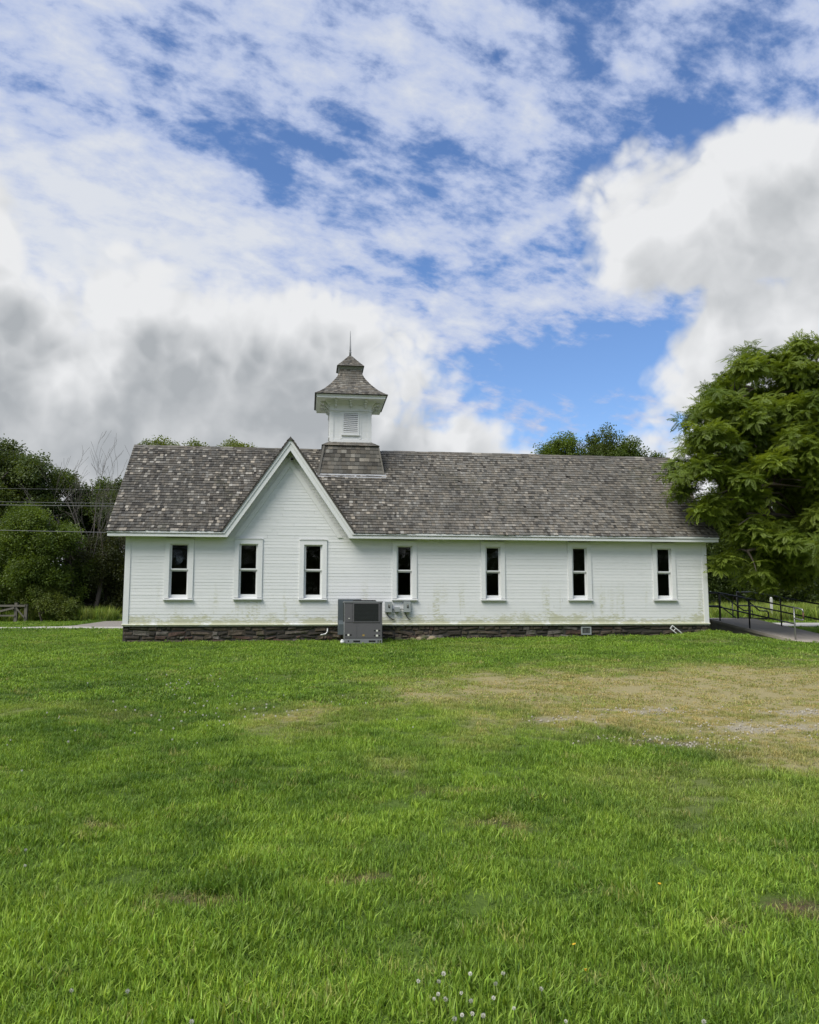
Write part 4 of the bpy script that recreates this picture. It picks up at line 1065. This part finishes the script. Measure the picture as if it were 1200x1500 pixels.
def tree(name, label, cat, base, blobs, count, st, trunk_r=.2, size=1.0, seed=1, group=None, tone=(.15, .95), shell=.55, gap=.42, bk=bark, twigs=3, limb_from=.35, ntrunk=1, per=13, tuft_r=.62):
    """tapered trunk, limbs into every lobe of the crown, sprays of leaves through the lobes with gaps between"""
    r_ = random.Random(seed); g_ = np.random.default_rng(seed)
    bz = float(ground_z(base[0], base[1])); o0 = Vector((base[0], base[1], bz))
    root = empty(name, o0); tag(root, label, cat, group)
    bl = [(Vector(c) - o0, rad) for c, rad in blobs]
    cen = sum((c for c, _ in bl), Vector()) / len(bl); top = max(c.z for c, _ in bl)
    tb = MB()
    for q in range(ntrunk):
        o_ = Vector((r_.gauss(0, .4), r_.gauss(0, .3), 0)) if q else Vector((0, 0, 0))
        tip = Vector((cen.x * .75, cen.y * .75, top * .93)) + o_ * 2
        path = limb_path(o_ + Vector((0, 0, -.15)), tip, r_, .035, 8)
        tb.tube(path, [trunk_r * (1.25 if i == 0 else 1) * (1 - .85 * i / 8) for i in range(9)], 9)
    for c, rad in bl:
        h = max(min(c.z - rad * .5, top * .8), top * limb_from * .5); t = min(max(h / (top * .93), .08), .85)
        st_ = Vector((0, 0, 0)).lerp(tip, t) if ntrunk == 1 else o_.lerp(tip, t)
        lp_ = limb_path(st_, c, r_, .08, 5); k = trunk_r * .42
        tb.tube(lp_, [k * (1 - .13 * i) for i in range(6)], 6)
        for _ in range(twigs):
            d = Vector((r_.gauss(0, 1), r_.gauss(0, 1), r_.gauss(.2, .7))).normalized() * rad * r_.uniform(.6, .95)
            tb.tube(limb_path(lp_[r_.choice([3, 4, 5])], c + d, r_, .1, 4), [k * .35 * (1 - .2 * i) for i in range(5)], 4, caps=False)
    tb.build('trunk', bk, root)
    vol = np.array([rad**2.0 for _, rad in bl]); pass
    ncl = max(count // per, 12); cpick = g_.choice(len(bl), ncl, p=vol / vol.sum())
    d = g_.normal(size=(ncl, 3)); d[:, 2] *= .92; d /= np.linalg.norm(d, axis=1)[:, None]
    C = np.array([tuple(c) for c, _ in bl])[cpick]; RR = np.array([rad for _, rad in bl])[cpick]
    rad = RR * (shell * (1 - np.abs(g_.normal(0, .20, ncl))) + (1 - shell) * g_.random(ncl) ** (1 / 3))
    C = C + d * rad[:, None]                              # twig ends; each carries a tuft of sprays
    fr_n = fbm(C[:, 0] * 1.1 / size + 50, C[:, 2] * 1.1 / size + 50 + C[:, 1] * .7, seed % 7 + 60, 3)
    C, d, RR = (q[fr_n > gap] for q in (C, d, RR))
    own = g_.integers(0, len(C), count); tr_ = np.minimum(tuft_r * size, RR[own] * .8) * g_.uniform(.6, 1.2, len(C))[own]
    P = C[own] + g_.normal(size=(count, 3)) * tr_[:, None] * np.array([.62, .62, .42]) + d[own] * (tr_ * .25)[:, None]
    P[:, 2] -= .35 * np.hypot(P[:, 0] - C[own, 0], P[:, 1] - C[own, 1])
    keep = P[:, 2] > .15
    P, d, own = P[keep], d[own][keep], own[keep]; n = len(P)
    rot = np.zeros((n, 3)); rot[:, 0] = g_.normal(0, .35, n) - d[:, 1] * .45; rot[:, 1] = g_.normal(0, .35, n) + d[:, 0] * .45; rot[:, 2] = g_.random(n) * 6.283
    tn = np.clip(tone[0] + (tone[1] - tone[0]) * (g_.random(n) * .45 + .55 * g_.random(len(C))[own]), 0, 1)
    scatter('crown', P, rot, g_.uniform(.75, 1.25, n) * size, g_.integers(0, len(ST[st]), n), {'tone': tn}, ST[st], None, root, 'stuff')
    return root

def lobes(Y, items, jit=1.0, seed=0):
    """lobes given as (x across, height, radius) in metres at depth Y, spread a little in depth"""
    r_ = random.Random(seed); return [((x, Y + r_.uniform(-1, 1) * jit, z_), rad) for x, z_, rad in items]

# the walnut at the right end of the house: hangs over the eave
tree('walnut_tree', 'large walnut tree with feathery leaves overhanging the right end of the roof', 'tree', (14.5, 27.4),
     [((x + .22, y, z_), q) for (x, y, z_), q in [((11.2, 25.6, 8.3), 1.75), ((9.75, 24.8, 7.65), 1.15), ((9.15, 24.3, 6.1), 1.15), ((8.70, 24.2, 5.75), .95), ((9.0, 24.1, 5.3), .7), ((10.6, 24.4, 5.3), 1.7), ((9.7, 23.9, 4.35), 1.0), ((9.25, 23.9, 4.75), .75), ((12.1, 24.6, 4.0), 1.6), ((12.2, 25.0, 6.9), 2.1), ((14.2, 26, 6.2), 2.6), ((13.4, 25.5, 8.5), 1.75), ((12.3, 25.6, 8.9), 1.2), ((9.65, 23.9, 3.25), .75), ((10.9, 24.3, 3.1), .95), ((10.2, 24.6, 2.75), .55), ((12.6, 24.3, 2.9), .85), ((15.5, 28, 7.6), 2.5), ((12.5, 28.5, 7.8), 2.2), ((13.5, 29.5, 5.5), 2.4), ((10.6, 26.3, 6.6), 1.2)]],
     8200, 'walnut', .30, .80, 12, None, (.0, 1.0), .86, .31, twigs=5, per=19, tuft_r=.46)
# left side of the picture
def lx(px, Y): return (px - 600) / 1200 * Y
def lz(py, Y): return EYE + (893 - py) / 1200 * Y
def L_(Y, *items): return [(lx(x, Y), lz(y, Y), r_ / 1200 * Y) for x, y, r_ in items]
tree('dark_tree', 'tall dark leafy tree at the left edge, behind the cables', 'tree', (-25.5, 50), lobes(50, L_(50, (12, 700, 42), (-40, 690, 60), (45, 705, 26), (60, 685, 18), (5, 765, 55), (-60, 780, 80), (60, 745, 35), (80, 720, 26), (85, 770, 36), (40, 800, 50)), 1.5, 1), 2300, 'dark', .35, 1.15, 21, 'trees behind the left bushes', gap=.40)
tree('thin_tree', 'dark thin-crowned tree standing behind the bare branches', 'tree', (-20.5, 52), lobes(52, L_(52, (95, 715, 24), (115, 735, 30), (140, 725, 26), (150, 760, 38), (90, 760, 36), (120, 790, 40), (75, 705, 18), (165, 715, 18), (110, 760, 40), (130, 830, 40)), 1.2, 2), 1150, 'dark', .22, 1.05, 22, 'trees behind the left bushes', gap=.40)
tree('green_tree', 'mid green tree touching the left end of the schoolhouse roof', 'tree', (-19.0, 54), lobes(54, L_(54, (178, 725, 26), (160, 745, 22), (190, 770, 40), (165, 800, 40), (150, 770, 30)), 1.0, 3), 700, 'mid', .22, 1.1, 23, 'trees behind the left bushes', (.0, .7), gap=.44)
tree('leafy_shrub', 'bright green spreading shrub tree rising above the rail fence', 'shrub', (-18.8, 45.5), lobes(45.5, L_(45.5, (30, 765, 30), (62, 790, 36), (20, 815, 34), (92, 812, 34), (70, 845, 40), (20, 865, 30), (118, 830, 22), (105, 870, 26), (50, 880, 26)), 1.2, 4), 1700, 'mid', .14, .82, 24, 'bushes beyond the road', (.1, 1.0), gap=.42, ntrunk=3)
tree('dark_shrub', 'dark brownish green bush beside the left corner of the schoolhouse', 'shrub', (-17.0, 46.5), lobes(46.5, L_(46.5, (150, 815, 36), (178, 820, 36), (140, 855, 34), (172, 860, 40), (150, 888, 26), (185, 885, 28), (120, 890, 20)), 1.0, 5), 1500, 'olive', .12, .95, 25, 'bushes beyond the road', (.0, .8), gap=.36, ntrunk=3)
tree('low_shrub', 'pale low bush at the foot of the bright shrub, right of the fence', 'shrub', (-18.9, 43.4), lobes(43.4, L_(43.4, (68, 878, 20), (85, 890, 16), (52, 890, 14), (100, 893, 12)), .5, 6), 420, 'bright', .06, .62, 26, 'bushes beyond the road', (.0, .75), gap=.36, ntrunk=3)
tree('low_shrub', 'low dark bush behind the wooden fence at the left edge', 'shrub', (-21.2, 44.5), lobes(44.5, L_(44.5, (10, 872, 20), (-12, 880, 24), (28, 880, 14)), .6, 7), 380, 'mid', .06, .65, 27, 'bushes beyond the road', (.0, .6), gap=.36, ntrunk=3)
# behind the house
tree('backyard_tree', 'pale green tree top showing above the left end of the ridge', 'tree', (-14.4, 47), lobes(47, L_(47, (232, 664, 20), (262, 668, 20), (290, 672, 20), (250, 700, 40), (215, 662, 8)), .8, 8), 520, 'bright', .25, .9, 31, 'trees behind the schoolhouse', (.1, .9), gap=.28, per=8, tuft_r=.5, shell=.75)
tree('backyard_tree', 'small pale tree top above the ridge just left of the front gable', 'tree', (-10.4, 48), lobes(48, L_(48, (338, 664, 17), (318, 672, 14), (350, 690, 30), (352, 668, 9)), .8, 9), 360, 'bright', .22, .85, 32, 'trees behind the schoolhouse', (.2, 1.0), gap=.28, per=8, tuft_r=.5, shell=.75)
tree('backyard_tree', 'loose light green tree top at the left of the right-hand group above the ridge', 'tree', (9.3, 52), lobes(52, L_(52, (803, 668, 16), (825, 660, 16), (840, 652, 17), (830, 690, 30)), .8, 10), 360, 'mid', .22, .9, 33, 'trees behind the schoolhouse', (.35, 1.0), gap=.28, per=8, tuft_r=.5, shell=.75)
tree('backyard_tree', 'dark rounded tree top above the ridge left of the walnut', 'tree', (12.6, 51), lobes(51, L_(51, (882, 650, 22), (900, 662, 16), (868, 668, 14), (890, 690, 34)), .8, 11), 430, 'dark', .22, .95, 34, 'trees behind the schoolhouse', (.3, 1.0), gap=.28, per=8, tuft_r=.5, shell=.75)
tree('backyard_tree', 'green bushy tree top nearest the walnut above the ridge', 'tree', (14.0, 50), lobes(50, L_(50, (925, 664, 16), (936, 672, 10), (918, 685, 24), (962, 676, 10)), .6, 12), 300, 'mid', .2, .85, 35, 'trees behind the schoolhouse', (.1, .75), gap=.28, per=8, tuft_r=.5, shell=.75)
tree('backyard_tree', 'tiny tuft of tree top above the ridge right of the cupola', 'tree', (1.9, 50), lobes(50, L_(50, (643, 671, 7), (640, 690, 18)), .4, 13), 120, 'mid', .16, .7, 36, 'trees behind the schoolhouse', (.3, .9), gap=.28, per=8, tuft_r=.5, shell=.75)
# background at the right
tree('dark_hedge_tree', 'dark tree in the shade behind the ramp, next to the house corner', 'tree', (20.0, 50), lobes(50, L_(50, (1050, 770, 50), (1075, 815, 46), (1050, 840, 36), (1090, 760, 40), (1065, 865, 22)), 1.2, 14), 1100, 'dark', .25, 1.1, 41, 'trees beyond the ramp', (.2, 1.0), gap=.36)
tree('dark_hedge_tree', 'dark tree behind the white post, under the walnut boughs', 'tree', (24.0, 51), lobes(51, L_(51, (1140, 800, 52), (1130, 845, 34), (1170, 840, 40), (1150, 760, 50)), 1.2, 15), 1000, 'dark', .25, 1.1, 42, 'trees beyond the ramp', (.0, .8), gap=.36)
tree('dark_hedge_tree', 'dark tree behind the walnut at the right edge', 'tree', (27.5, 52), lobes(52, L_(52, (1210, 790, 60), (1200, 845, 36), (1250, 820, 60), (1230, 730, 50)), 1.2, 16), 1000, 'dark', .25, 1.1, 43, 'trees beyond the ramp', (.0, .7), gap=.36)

# bare tree on the left
def bare_tree(base, seed):
    r_ = random.Random(seed); mb = MB()
    def grow(P, d, L, rad, lvl):
        n = 4; pts = [P]; rads = [rad]
        for i in range(n):
            d = (d + Vector((r_.gauss(0, .09), r_.gauss(0, .09), r_.gauss(.02, .06)))).normalized(); P = P + d * L / n; pts.append(P); rads.append(max(rad * (1 - .6 * (i+1) / n), .006))
        mb.tube(pts, rads, 6 if lvl < 2 else 4, caps=False)
        if lvl >= 4: return
        for k in range(r_.choice([3, 3, 4]) if lvl < 3 else 3):
            i = r_.choice([1, 2, 3, 4]); ax = Vector((r_.gauss(0, 1), r_.gauss(0, .7), r_.gauss(.15, .4))).normalized()
            nd = (d * 1.1 + ax * .62).normalized(); grow(pts[i], nd, L * r_.uniform(.45, .72), rads[i] * .62, lvl + 1)
    bz = float(ground_z(*base)); root = empty('bare_tree', (base[0], base[1], bz)); tag(root, 'leafless grey tree with fanning bare branches above the left bushes', 'tree')
    for ang, L in ((-.62, 3.9), (-.42, 4.2), (-.25, 4.6), (-.08, 4.7), (.08, 5.0), (.22, 4.9), (.35, 4.6), (.5, 4.4), (.62, 4.2), (.78, 3.9), (.95, 3.4), (-.95, 3.0)):
        grow(Vector((0, 0, 2.6)), Vector((math.sin(ang), r_.gauss(0, .15), math.cos(ang))), L * .92, .045, 1)
    mb.tube([(0, 0, -.1), (.05, 0, 1.2), (0, 0, 2.7)], [.16, .13, .10], 8)
    mb.build('trunk', dead_bark, root)
bare_tree((-18.2, 46.8), 8)

# far wood closing the horizon
far_pts, g_ = [], np.random.default_rng(4)
n = 13000; an = g_.uniform(-math.pi, math.pi, n); rad = g_.uniform(75, 118, n) * np.interp(np.abs(an), [1.2, 1.9], [1, .62]); X_ = np.sin(an) * rad; Y_ = np.cos(an) * rad
H_ = np.where(np.abs(an) < 1.5, fbm(X_ * .06 + 40, Y_ * .06 + 40, 91, 3) * 7.5 + 1.0, fbm(X_ * .09 + 40, Y_ * .09 + 40, 91, 3)**2 * 30 + 2.0)
Z_ = ground_z(X_, Y_) + H_ * g_.random(n)
rot = np.stack([g_.normal(0, .4, n), g_.normal(0, .4, n), g_.random(n) * 6.28], -1)
o = scatter('far_wood', np.stack([X_, Y_, Z_], -1), rot, g_.uniform(2.4, 4.2, n), g_.integers(0, 3, n), {'tone': g_.random(n) * .8}, ST['dark'], None, None, 'stuff')
tag(o, 'far dark wood closing off the horizon behind everything', 'wood')

# ------------------------------------------------------------------ lawn: tufts of blades stamped by the thousand
def tuft(seed, n, h, spread, width, lean=.5, flat=0.0):
    r_ = random.Random(seed); mb = MB()
    for k in range(n):
        a = r_.random() * 6.283; q = spread * math.sqrt(r_.random()); P = Vector((math.cos(a) * q, math.sin(a) * q, -.01))
        hh = h * r_.uniform(.5, 1.15); la = r_.random() * 6.283; ln = lean * r_.uniform(.2, 1.2)
        L_v = Vector((math.cos(la), math.sin(la), 0)); s = Vector((-math.sin(la + r_.gauss(0, .5)), math.cos(la + r_.gauss(0, .5)), 0)) * width * r_.uniform(.7, 1.2) * .5
        p1 = P + Vector((0, 0, hh * .5)) + L_v * hh * ln * .25; p2 = P + Vector((0, 0, hh * (.95 - ln * .25))) + L_v * hh * ln * .85
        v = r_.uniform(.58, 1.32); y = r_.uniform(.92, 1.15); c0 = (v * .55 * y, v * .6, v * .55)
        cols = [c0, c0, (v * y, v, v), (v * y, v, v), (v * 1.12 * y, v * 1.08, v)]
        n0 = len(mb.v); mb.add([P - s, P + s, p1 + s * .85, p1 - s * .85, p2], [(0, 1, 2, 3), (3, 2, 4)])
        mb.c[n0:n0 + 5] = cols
    return mb
def clover_tuft(seed, n, spread, h):
    r_ = random.Random(seed); mb = MB()
    for k in range(n):
        a = r_.random() * 6.283; q = spread * math.sqrt(r_.random()); C = Vector((math.cos(a) * q, math.sin(a) * q, h * r_.uniform(.35, 1.0)))
        v = r_.uniform(.45, .85); t0 = r_.random() * 6.28; tilt = Vector((r_.gauss(0, .25), r_.gauss(0, .25), 1)).normalized()
        for j in range(3):
            d = Vector((math.cos(t0 + j * 2.09), math.sin(t0 + j * 2.09), 0)); d = (d - tilt * d.dot(tilt)).normalized()
            leaflet(mb, C, d, tilt, .018, .017, (v * .85, v, v))
    return mb
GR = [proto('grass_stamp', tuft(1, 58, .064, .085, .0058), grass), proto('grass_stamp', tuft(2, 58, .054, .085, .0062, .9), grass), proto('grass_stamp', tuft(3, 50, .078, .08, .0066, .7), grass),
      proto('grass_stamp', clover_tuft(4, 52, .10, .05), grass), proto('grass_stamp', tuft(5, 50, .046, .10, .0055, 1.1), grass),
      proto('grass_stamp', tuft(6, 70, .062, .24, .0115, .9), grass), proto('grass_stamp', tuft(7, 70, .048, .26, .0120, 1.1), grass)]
def lawn(name, y0, y1, dens, kinds, probs, smin, smax, seed, xmul=.56, xadd=.6, hcut=1.0):
    g_ = np.random.default_rng(seed)
    A = (y1 - y0) * ((y0 + y1) * xmul + 2 * xadd); n = int(A * dens)
    Y_ = g_.uniform(y0, y1, int(n * 1.6)); Xx = g_.uniform(-(y1 * xmul + xadd), y1 * xmul + xadd, len(Y_))
    k = np.abs(Xx) < Y_ * xmul + xadd; Xx, Y_ = Xx[k], Y_[k]
    xl, yl = to_local(Xx, Y_); cl_ = fbm(Xx * 3.3, Y_ * 3.3, 120, 2)
    ok = ~((xl > XL - .02) & (xl < XR + .02) & (yl > -.03) & (yl < DEP))
    ok &= ~((xl > -2.05) & (xl < -.88) & (yl > -1.34) & (yl < 0))
    ry = 33.0 + .02 * Xx; ok &= ~((Y_ > ry) & (Y_ < ry + 3.8)); ok &= ~((Xx > -16.2) & (Xx < -11.4) & (Y_ > 36) & (Y_ < 43.5))
    rs = (Xx - RA.x) * RD.x + (Y_ - RA.y) * RD.y; ro = (Xx - RA.x) * RP.x + (Y_ - RA.y) * RP.y
    ok &= ~((rs > -3.6) & (rs < LEN + 3) & (ro > -.06) & (ro < RW + .05 + np.clip(rs - LEN, 0, 9) * .4)); ok &= ~((Xx > 8.2) & (Xx < 12.9) & (Y_ > 27.6) & (Y_ < 31.4))
    dm, bm_ = dry_mask(Xx, Y_), bare_mask(Xx, Y_)
    ok &= g_.random(len(Xx)) > bm_ * .66
    ok &= g_.random(len(Xx)) > dm * .18
    ok &= (cl_ > .36) | (g_.random(len(Xx)) < .45)                 # thin between the clumps
    Xx, Y_, dm, bm_ = Xx[ok][:n], Y_[ok][:n], dm[ok][:n], bm_[ok][:n]; n = len(Xx)
    t = np.clip(tone_map(Xx, Y_) + g_.normal(0, .17, n), 0, 1); idx = g_.choice(kinds, n, p=probs)
    if 3 in kinds:
        cl = sstep(.50, .66, fbm(Xx * .8 + 20, Y_ * .8, 88, 3) + .10 * sstep(.5, 3, Xx)); idx = np.where(g_.random(n) < cl * .62, 3, idx)
    dry = np.where(g_.random(n) < .03, .4, 0) + bm_ * g_.uniform(.2, 1, n) * .8 + dm * g_.uniform(.35, 1.15, n)
    sc_ = g_.uniform(smin, smax, n) * (1 - .40 * dm) * (1 - .35 * bm_) * (.62 + .45 * fbm(Xx * 1.3, Y_ * 1.3, 99, 2) + .45 * fbm(Xx * 3.3, Y_ * 3.3, 120, 2))
    rot = np.stack([g_.normal(0, .10, n), g_.normal(0, .10, n), g_.random(n) * 6.283], -1)
    P = np.stack([Xx, Y_, ground_z(Xx, Y_) - .004], -1)
    return P, rot, sc_, idx, np.clip(dry, 0, 1), t
parts_ = [lawn('a', 2.6, 6.5, 330, [0, 1, 2, 4], [.36, .30, .16, .18], .75, 1.15, 1), lawn('b', 6.5, 11, 210, [0, 1, 2, 4], [.36, .32, .10, .22], .75, 1.2, 2),
          lawn('c', 11, 17, 60, [5, 6, 1], [.45, .35, .20], .75, 1.1, 3), lawn('d', 17, 31, 30, [5, 6], [.5, .5], .8, 1.2, 4), lawn('e', 31, 47, 9, [5, 6], [.6, .4], 1.2, 1.9, 5)]
cat_ = [np.concatenate([p[i] for p in parts_]) for i in range(6)]
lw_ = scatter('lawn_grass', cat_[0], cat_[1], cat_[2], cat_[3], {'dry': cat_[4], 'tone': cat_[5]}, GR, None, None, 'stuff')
tag(lw_, 'mown green lawn with a parched straw coloured stretch on the right', 'grass')
# rank grass on the bank beyond the ramp and along the bushes
g_ = np.random.default_rng(17); n = 2600
Xb = np.concatenate([g_.uniform(16, 34, n), g_.uniform(-26, -16, 500)]); Yb = np.concatenate([g_.uniform(40, 47.5, n), g_.uniform(43.5, 46, 500)])
tall = proto('grass_stamp', tuft(9, 60, .62, .30, .022, .55), grass)
o = scatter('tall_grass', np.stack([Xb, Yb, ground_z(Xb, Yb)], -1), np.stack([g_.normal(0, .1, len(Xb)), g_.normal(0, .1, len(Xb)), g_.random(len(Xb)) * 6.28], -1), g_.uniform(.7, 1.5, len(Xb)), np.zeros(len(Xb), int), {'dry': g_.random(len(Xb)) * .35, 'tone': g_.uniform(.2, .9, len(Xb))}, [tall], None, None, 'stuff')
tag(o, 'tall unmown grass on the bank beyond the ramp', 'grass')
# limestone chips on the parched ground
g_ = np.random.default_rng(23); px_, py_ = [], []
for x, y, a, b in [q for q in BARE if q[1] > 8]:
    k = int(170 * a); px_ += list(g_.normal(x, a * .55, k)); py_ += list(g_.normal(y, b * .8, k))
px_, py_ = np.array(px_), np.array(py_)
def chip(seed):
    bm = bmesh.new(); bmesh.ops.create_icosphere(bm, subdivisions=1, radius=.028); r_ = random.Random(seed)
    mb = MB(); vs = [tuple(v.co * r_.uniform(.7, 1.2)) for v in bm.verts]; vs = [(x, y, z_ * .6) for x, y, z_ in vs]; mb.add(vs, [tuple(v.index for v in f.verts) for f in bm.faces]); bm.free(); return mb
o = scatter('gravel', np.stack([px_, py_, ground_z(px_, py_) + .012], -1), g_.random((len(px_), 3)) * 6, g_.uniform(.15, .6, len(px_)), g_.integers(0, 2, len(px_)), {}, [proto('chip_stamp', chip(1), pebble_mat), proto('chip_stamp', chip(2), pebble_mat)], None, None, 'stuff')
tag(o, 'white limestone chips strewn over the parched lawn', 'gravel')

# ------------------------------------------------------------------ flowers
def flower_meshes(kind):
    r_ = random.Random(3); hd = MB()
    if kind == 'clover':
        for k in range(34):
            u = 1 - 2 * (k + .5) / 34; a = k * 2.4; d = Vector((math.cos(a) * math.sqrt(1 - u*u), math.sin(a) * math.sqrt(1 - u*u), u)); nr = d.cross(Vector((.3, .2, 1))).normalized()
            leaflet(hd, d * .003, (d + Vector((0, 0, .35))).normalized(), nr, .0115, .0045)
    else:
        for k in range(14):
            a = 2 * math.pi * k / 14; leaflet(hd, Vector((0, 0, 0)), Vector((math.cos(a), math.sin(a), .25)).normalized(), Vector((0, 0, 1)), .014, .007)
        hd.tube([(0, 0, -.004), (0, 0, .005)], .005, 8)
    st_ = MB().tube([(0, 0, 0), (.004, 0, .05), (0, 0, .098)], [.0013, .0012, .0011], 5)
    return hd.mesh('blossom', petal_white if kind == 'clover' else petal_yellow), st_.mesh('stem', leaf_mid)
FM = {'clover': flower_meshes('clover'), 'yellow': flower_meshes('yellow')}
def flower(kind, name, x, y, h, label, grp, s=1.0):
    root = empty(name, (x, y, float(ground_z(x, y)))); root.empty_display_size = .02; tag(root, label, 'flower', grp)
    hd, st_ = FM[kind]; b = link('blossom', hd, root); b.location = (0, 0, h); b.scale = (s, s, s); b.rotation_euler = (random.uniform(-.3, .3), random.uniform(-.3, .3), random.random() * 6)
    q = link('stem', st_, root); q.scale = (1, 1, h / .1)
def gpt(px, py):                                     # where on the lawn a flower grows (worked out once from the photograph's perspective)
    u, v = (px - 600) / 1200, (750 - py) / 1200; p = R(6.8); d = (u, math.cos(p) - v * math.sin(p), math.sin(p) + v * math.cos(p))
    t = (.10 - EYE) / d[2]
    for _ in range(4): t = (float(ground_z(d[0]*t, d[1]*t)) + .10 - EYE) / d[2]
    return d[0] * t, d[1] * t
LBL = 'small white clover flower in the cluster at the bottom of the lawn'
for fx, fy in ((613, 1424), (643, 1435), (650, 1417), (636, 1449), (642, 1451), (653, 1459), (676, 1443), (690, 1452), (689, 1423), (726, 1435), (723, 1453), (737, 1413), (753, 1474), (677, 1477), (666, 1486), (692, 1479), (708, 1478), (793, 1441), (829, 1490), (846, 1496)):
    x, y = gpt(fx, fy); flower('clover', 'clover_flower', x, y, .082 + random.uniform(-.02, .012), LBL, 'white clover flowers at the bottom of the lawn', random.uniform(.5, .78))
for fx, fy, lb in ((1031, 1490, 'lone white clover flower low on the right side of the lawn'), (105, 1445, 'white clover flower low on the left side of the lawn'), (187, 1446, 'second white clover flower from the left edge, low on the lawn'), (281, 1490, 'white clover flower at the bottom edge, left of the middle'), (38, 1241, 'white clover flower by the left edge, highest up the near lawn'), (37, 1264, 'white clover flower by the left edge, just below another')):
    x, y = gpt(fx, fy); flower('clover', 'clover_flower', x, y, .085, lb, None, .7)
for fx, fy, lb in ((858, 1415, 'larger yellow flower above the white clover cluster'), (841, 1378, 'tiny yellow flower just above the larger yellow flower'), (966, 1290, 'yellow flower farthest up and right on the near lawn')):
    x, y = gpt(fx, fy); flower('yellow', 'yellow_flower', x, y, .085, lb, None, .9 if fy > 1400 else .7)
g_ = np.random.default_rng(29); k = 60
cx_ = np.concatenate([g_.normal(-2.2, .75, k), g_.normal(-4.4, 1.2, 30), g_.normal(-3.5, .5, 25)]); cy_ = np.concatenate([g_.normal(9.9, .55, k), g_.normal(7.6, 1.2, 30), g_.normal(12.5, .8, 25)])
hd = bpy.data.objects.new('blossom_stamp', FM['clover'][0])
o = scatter('clover_patch', np.stack([cx_, cy_, ground_z(cx_, cy_) + .095], -1), np.zeros((len(cx_), 3)), g_.uniform(.5, .95, len(cx_)), np.zeros(len(cx_), int), {}, [hd], None, None, 'stuff')
tag(o, 'white clover flowers sprinkled over the middle of the lawn', 'clover')
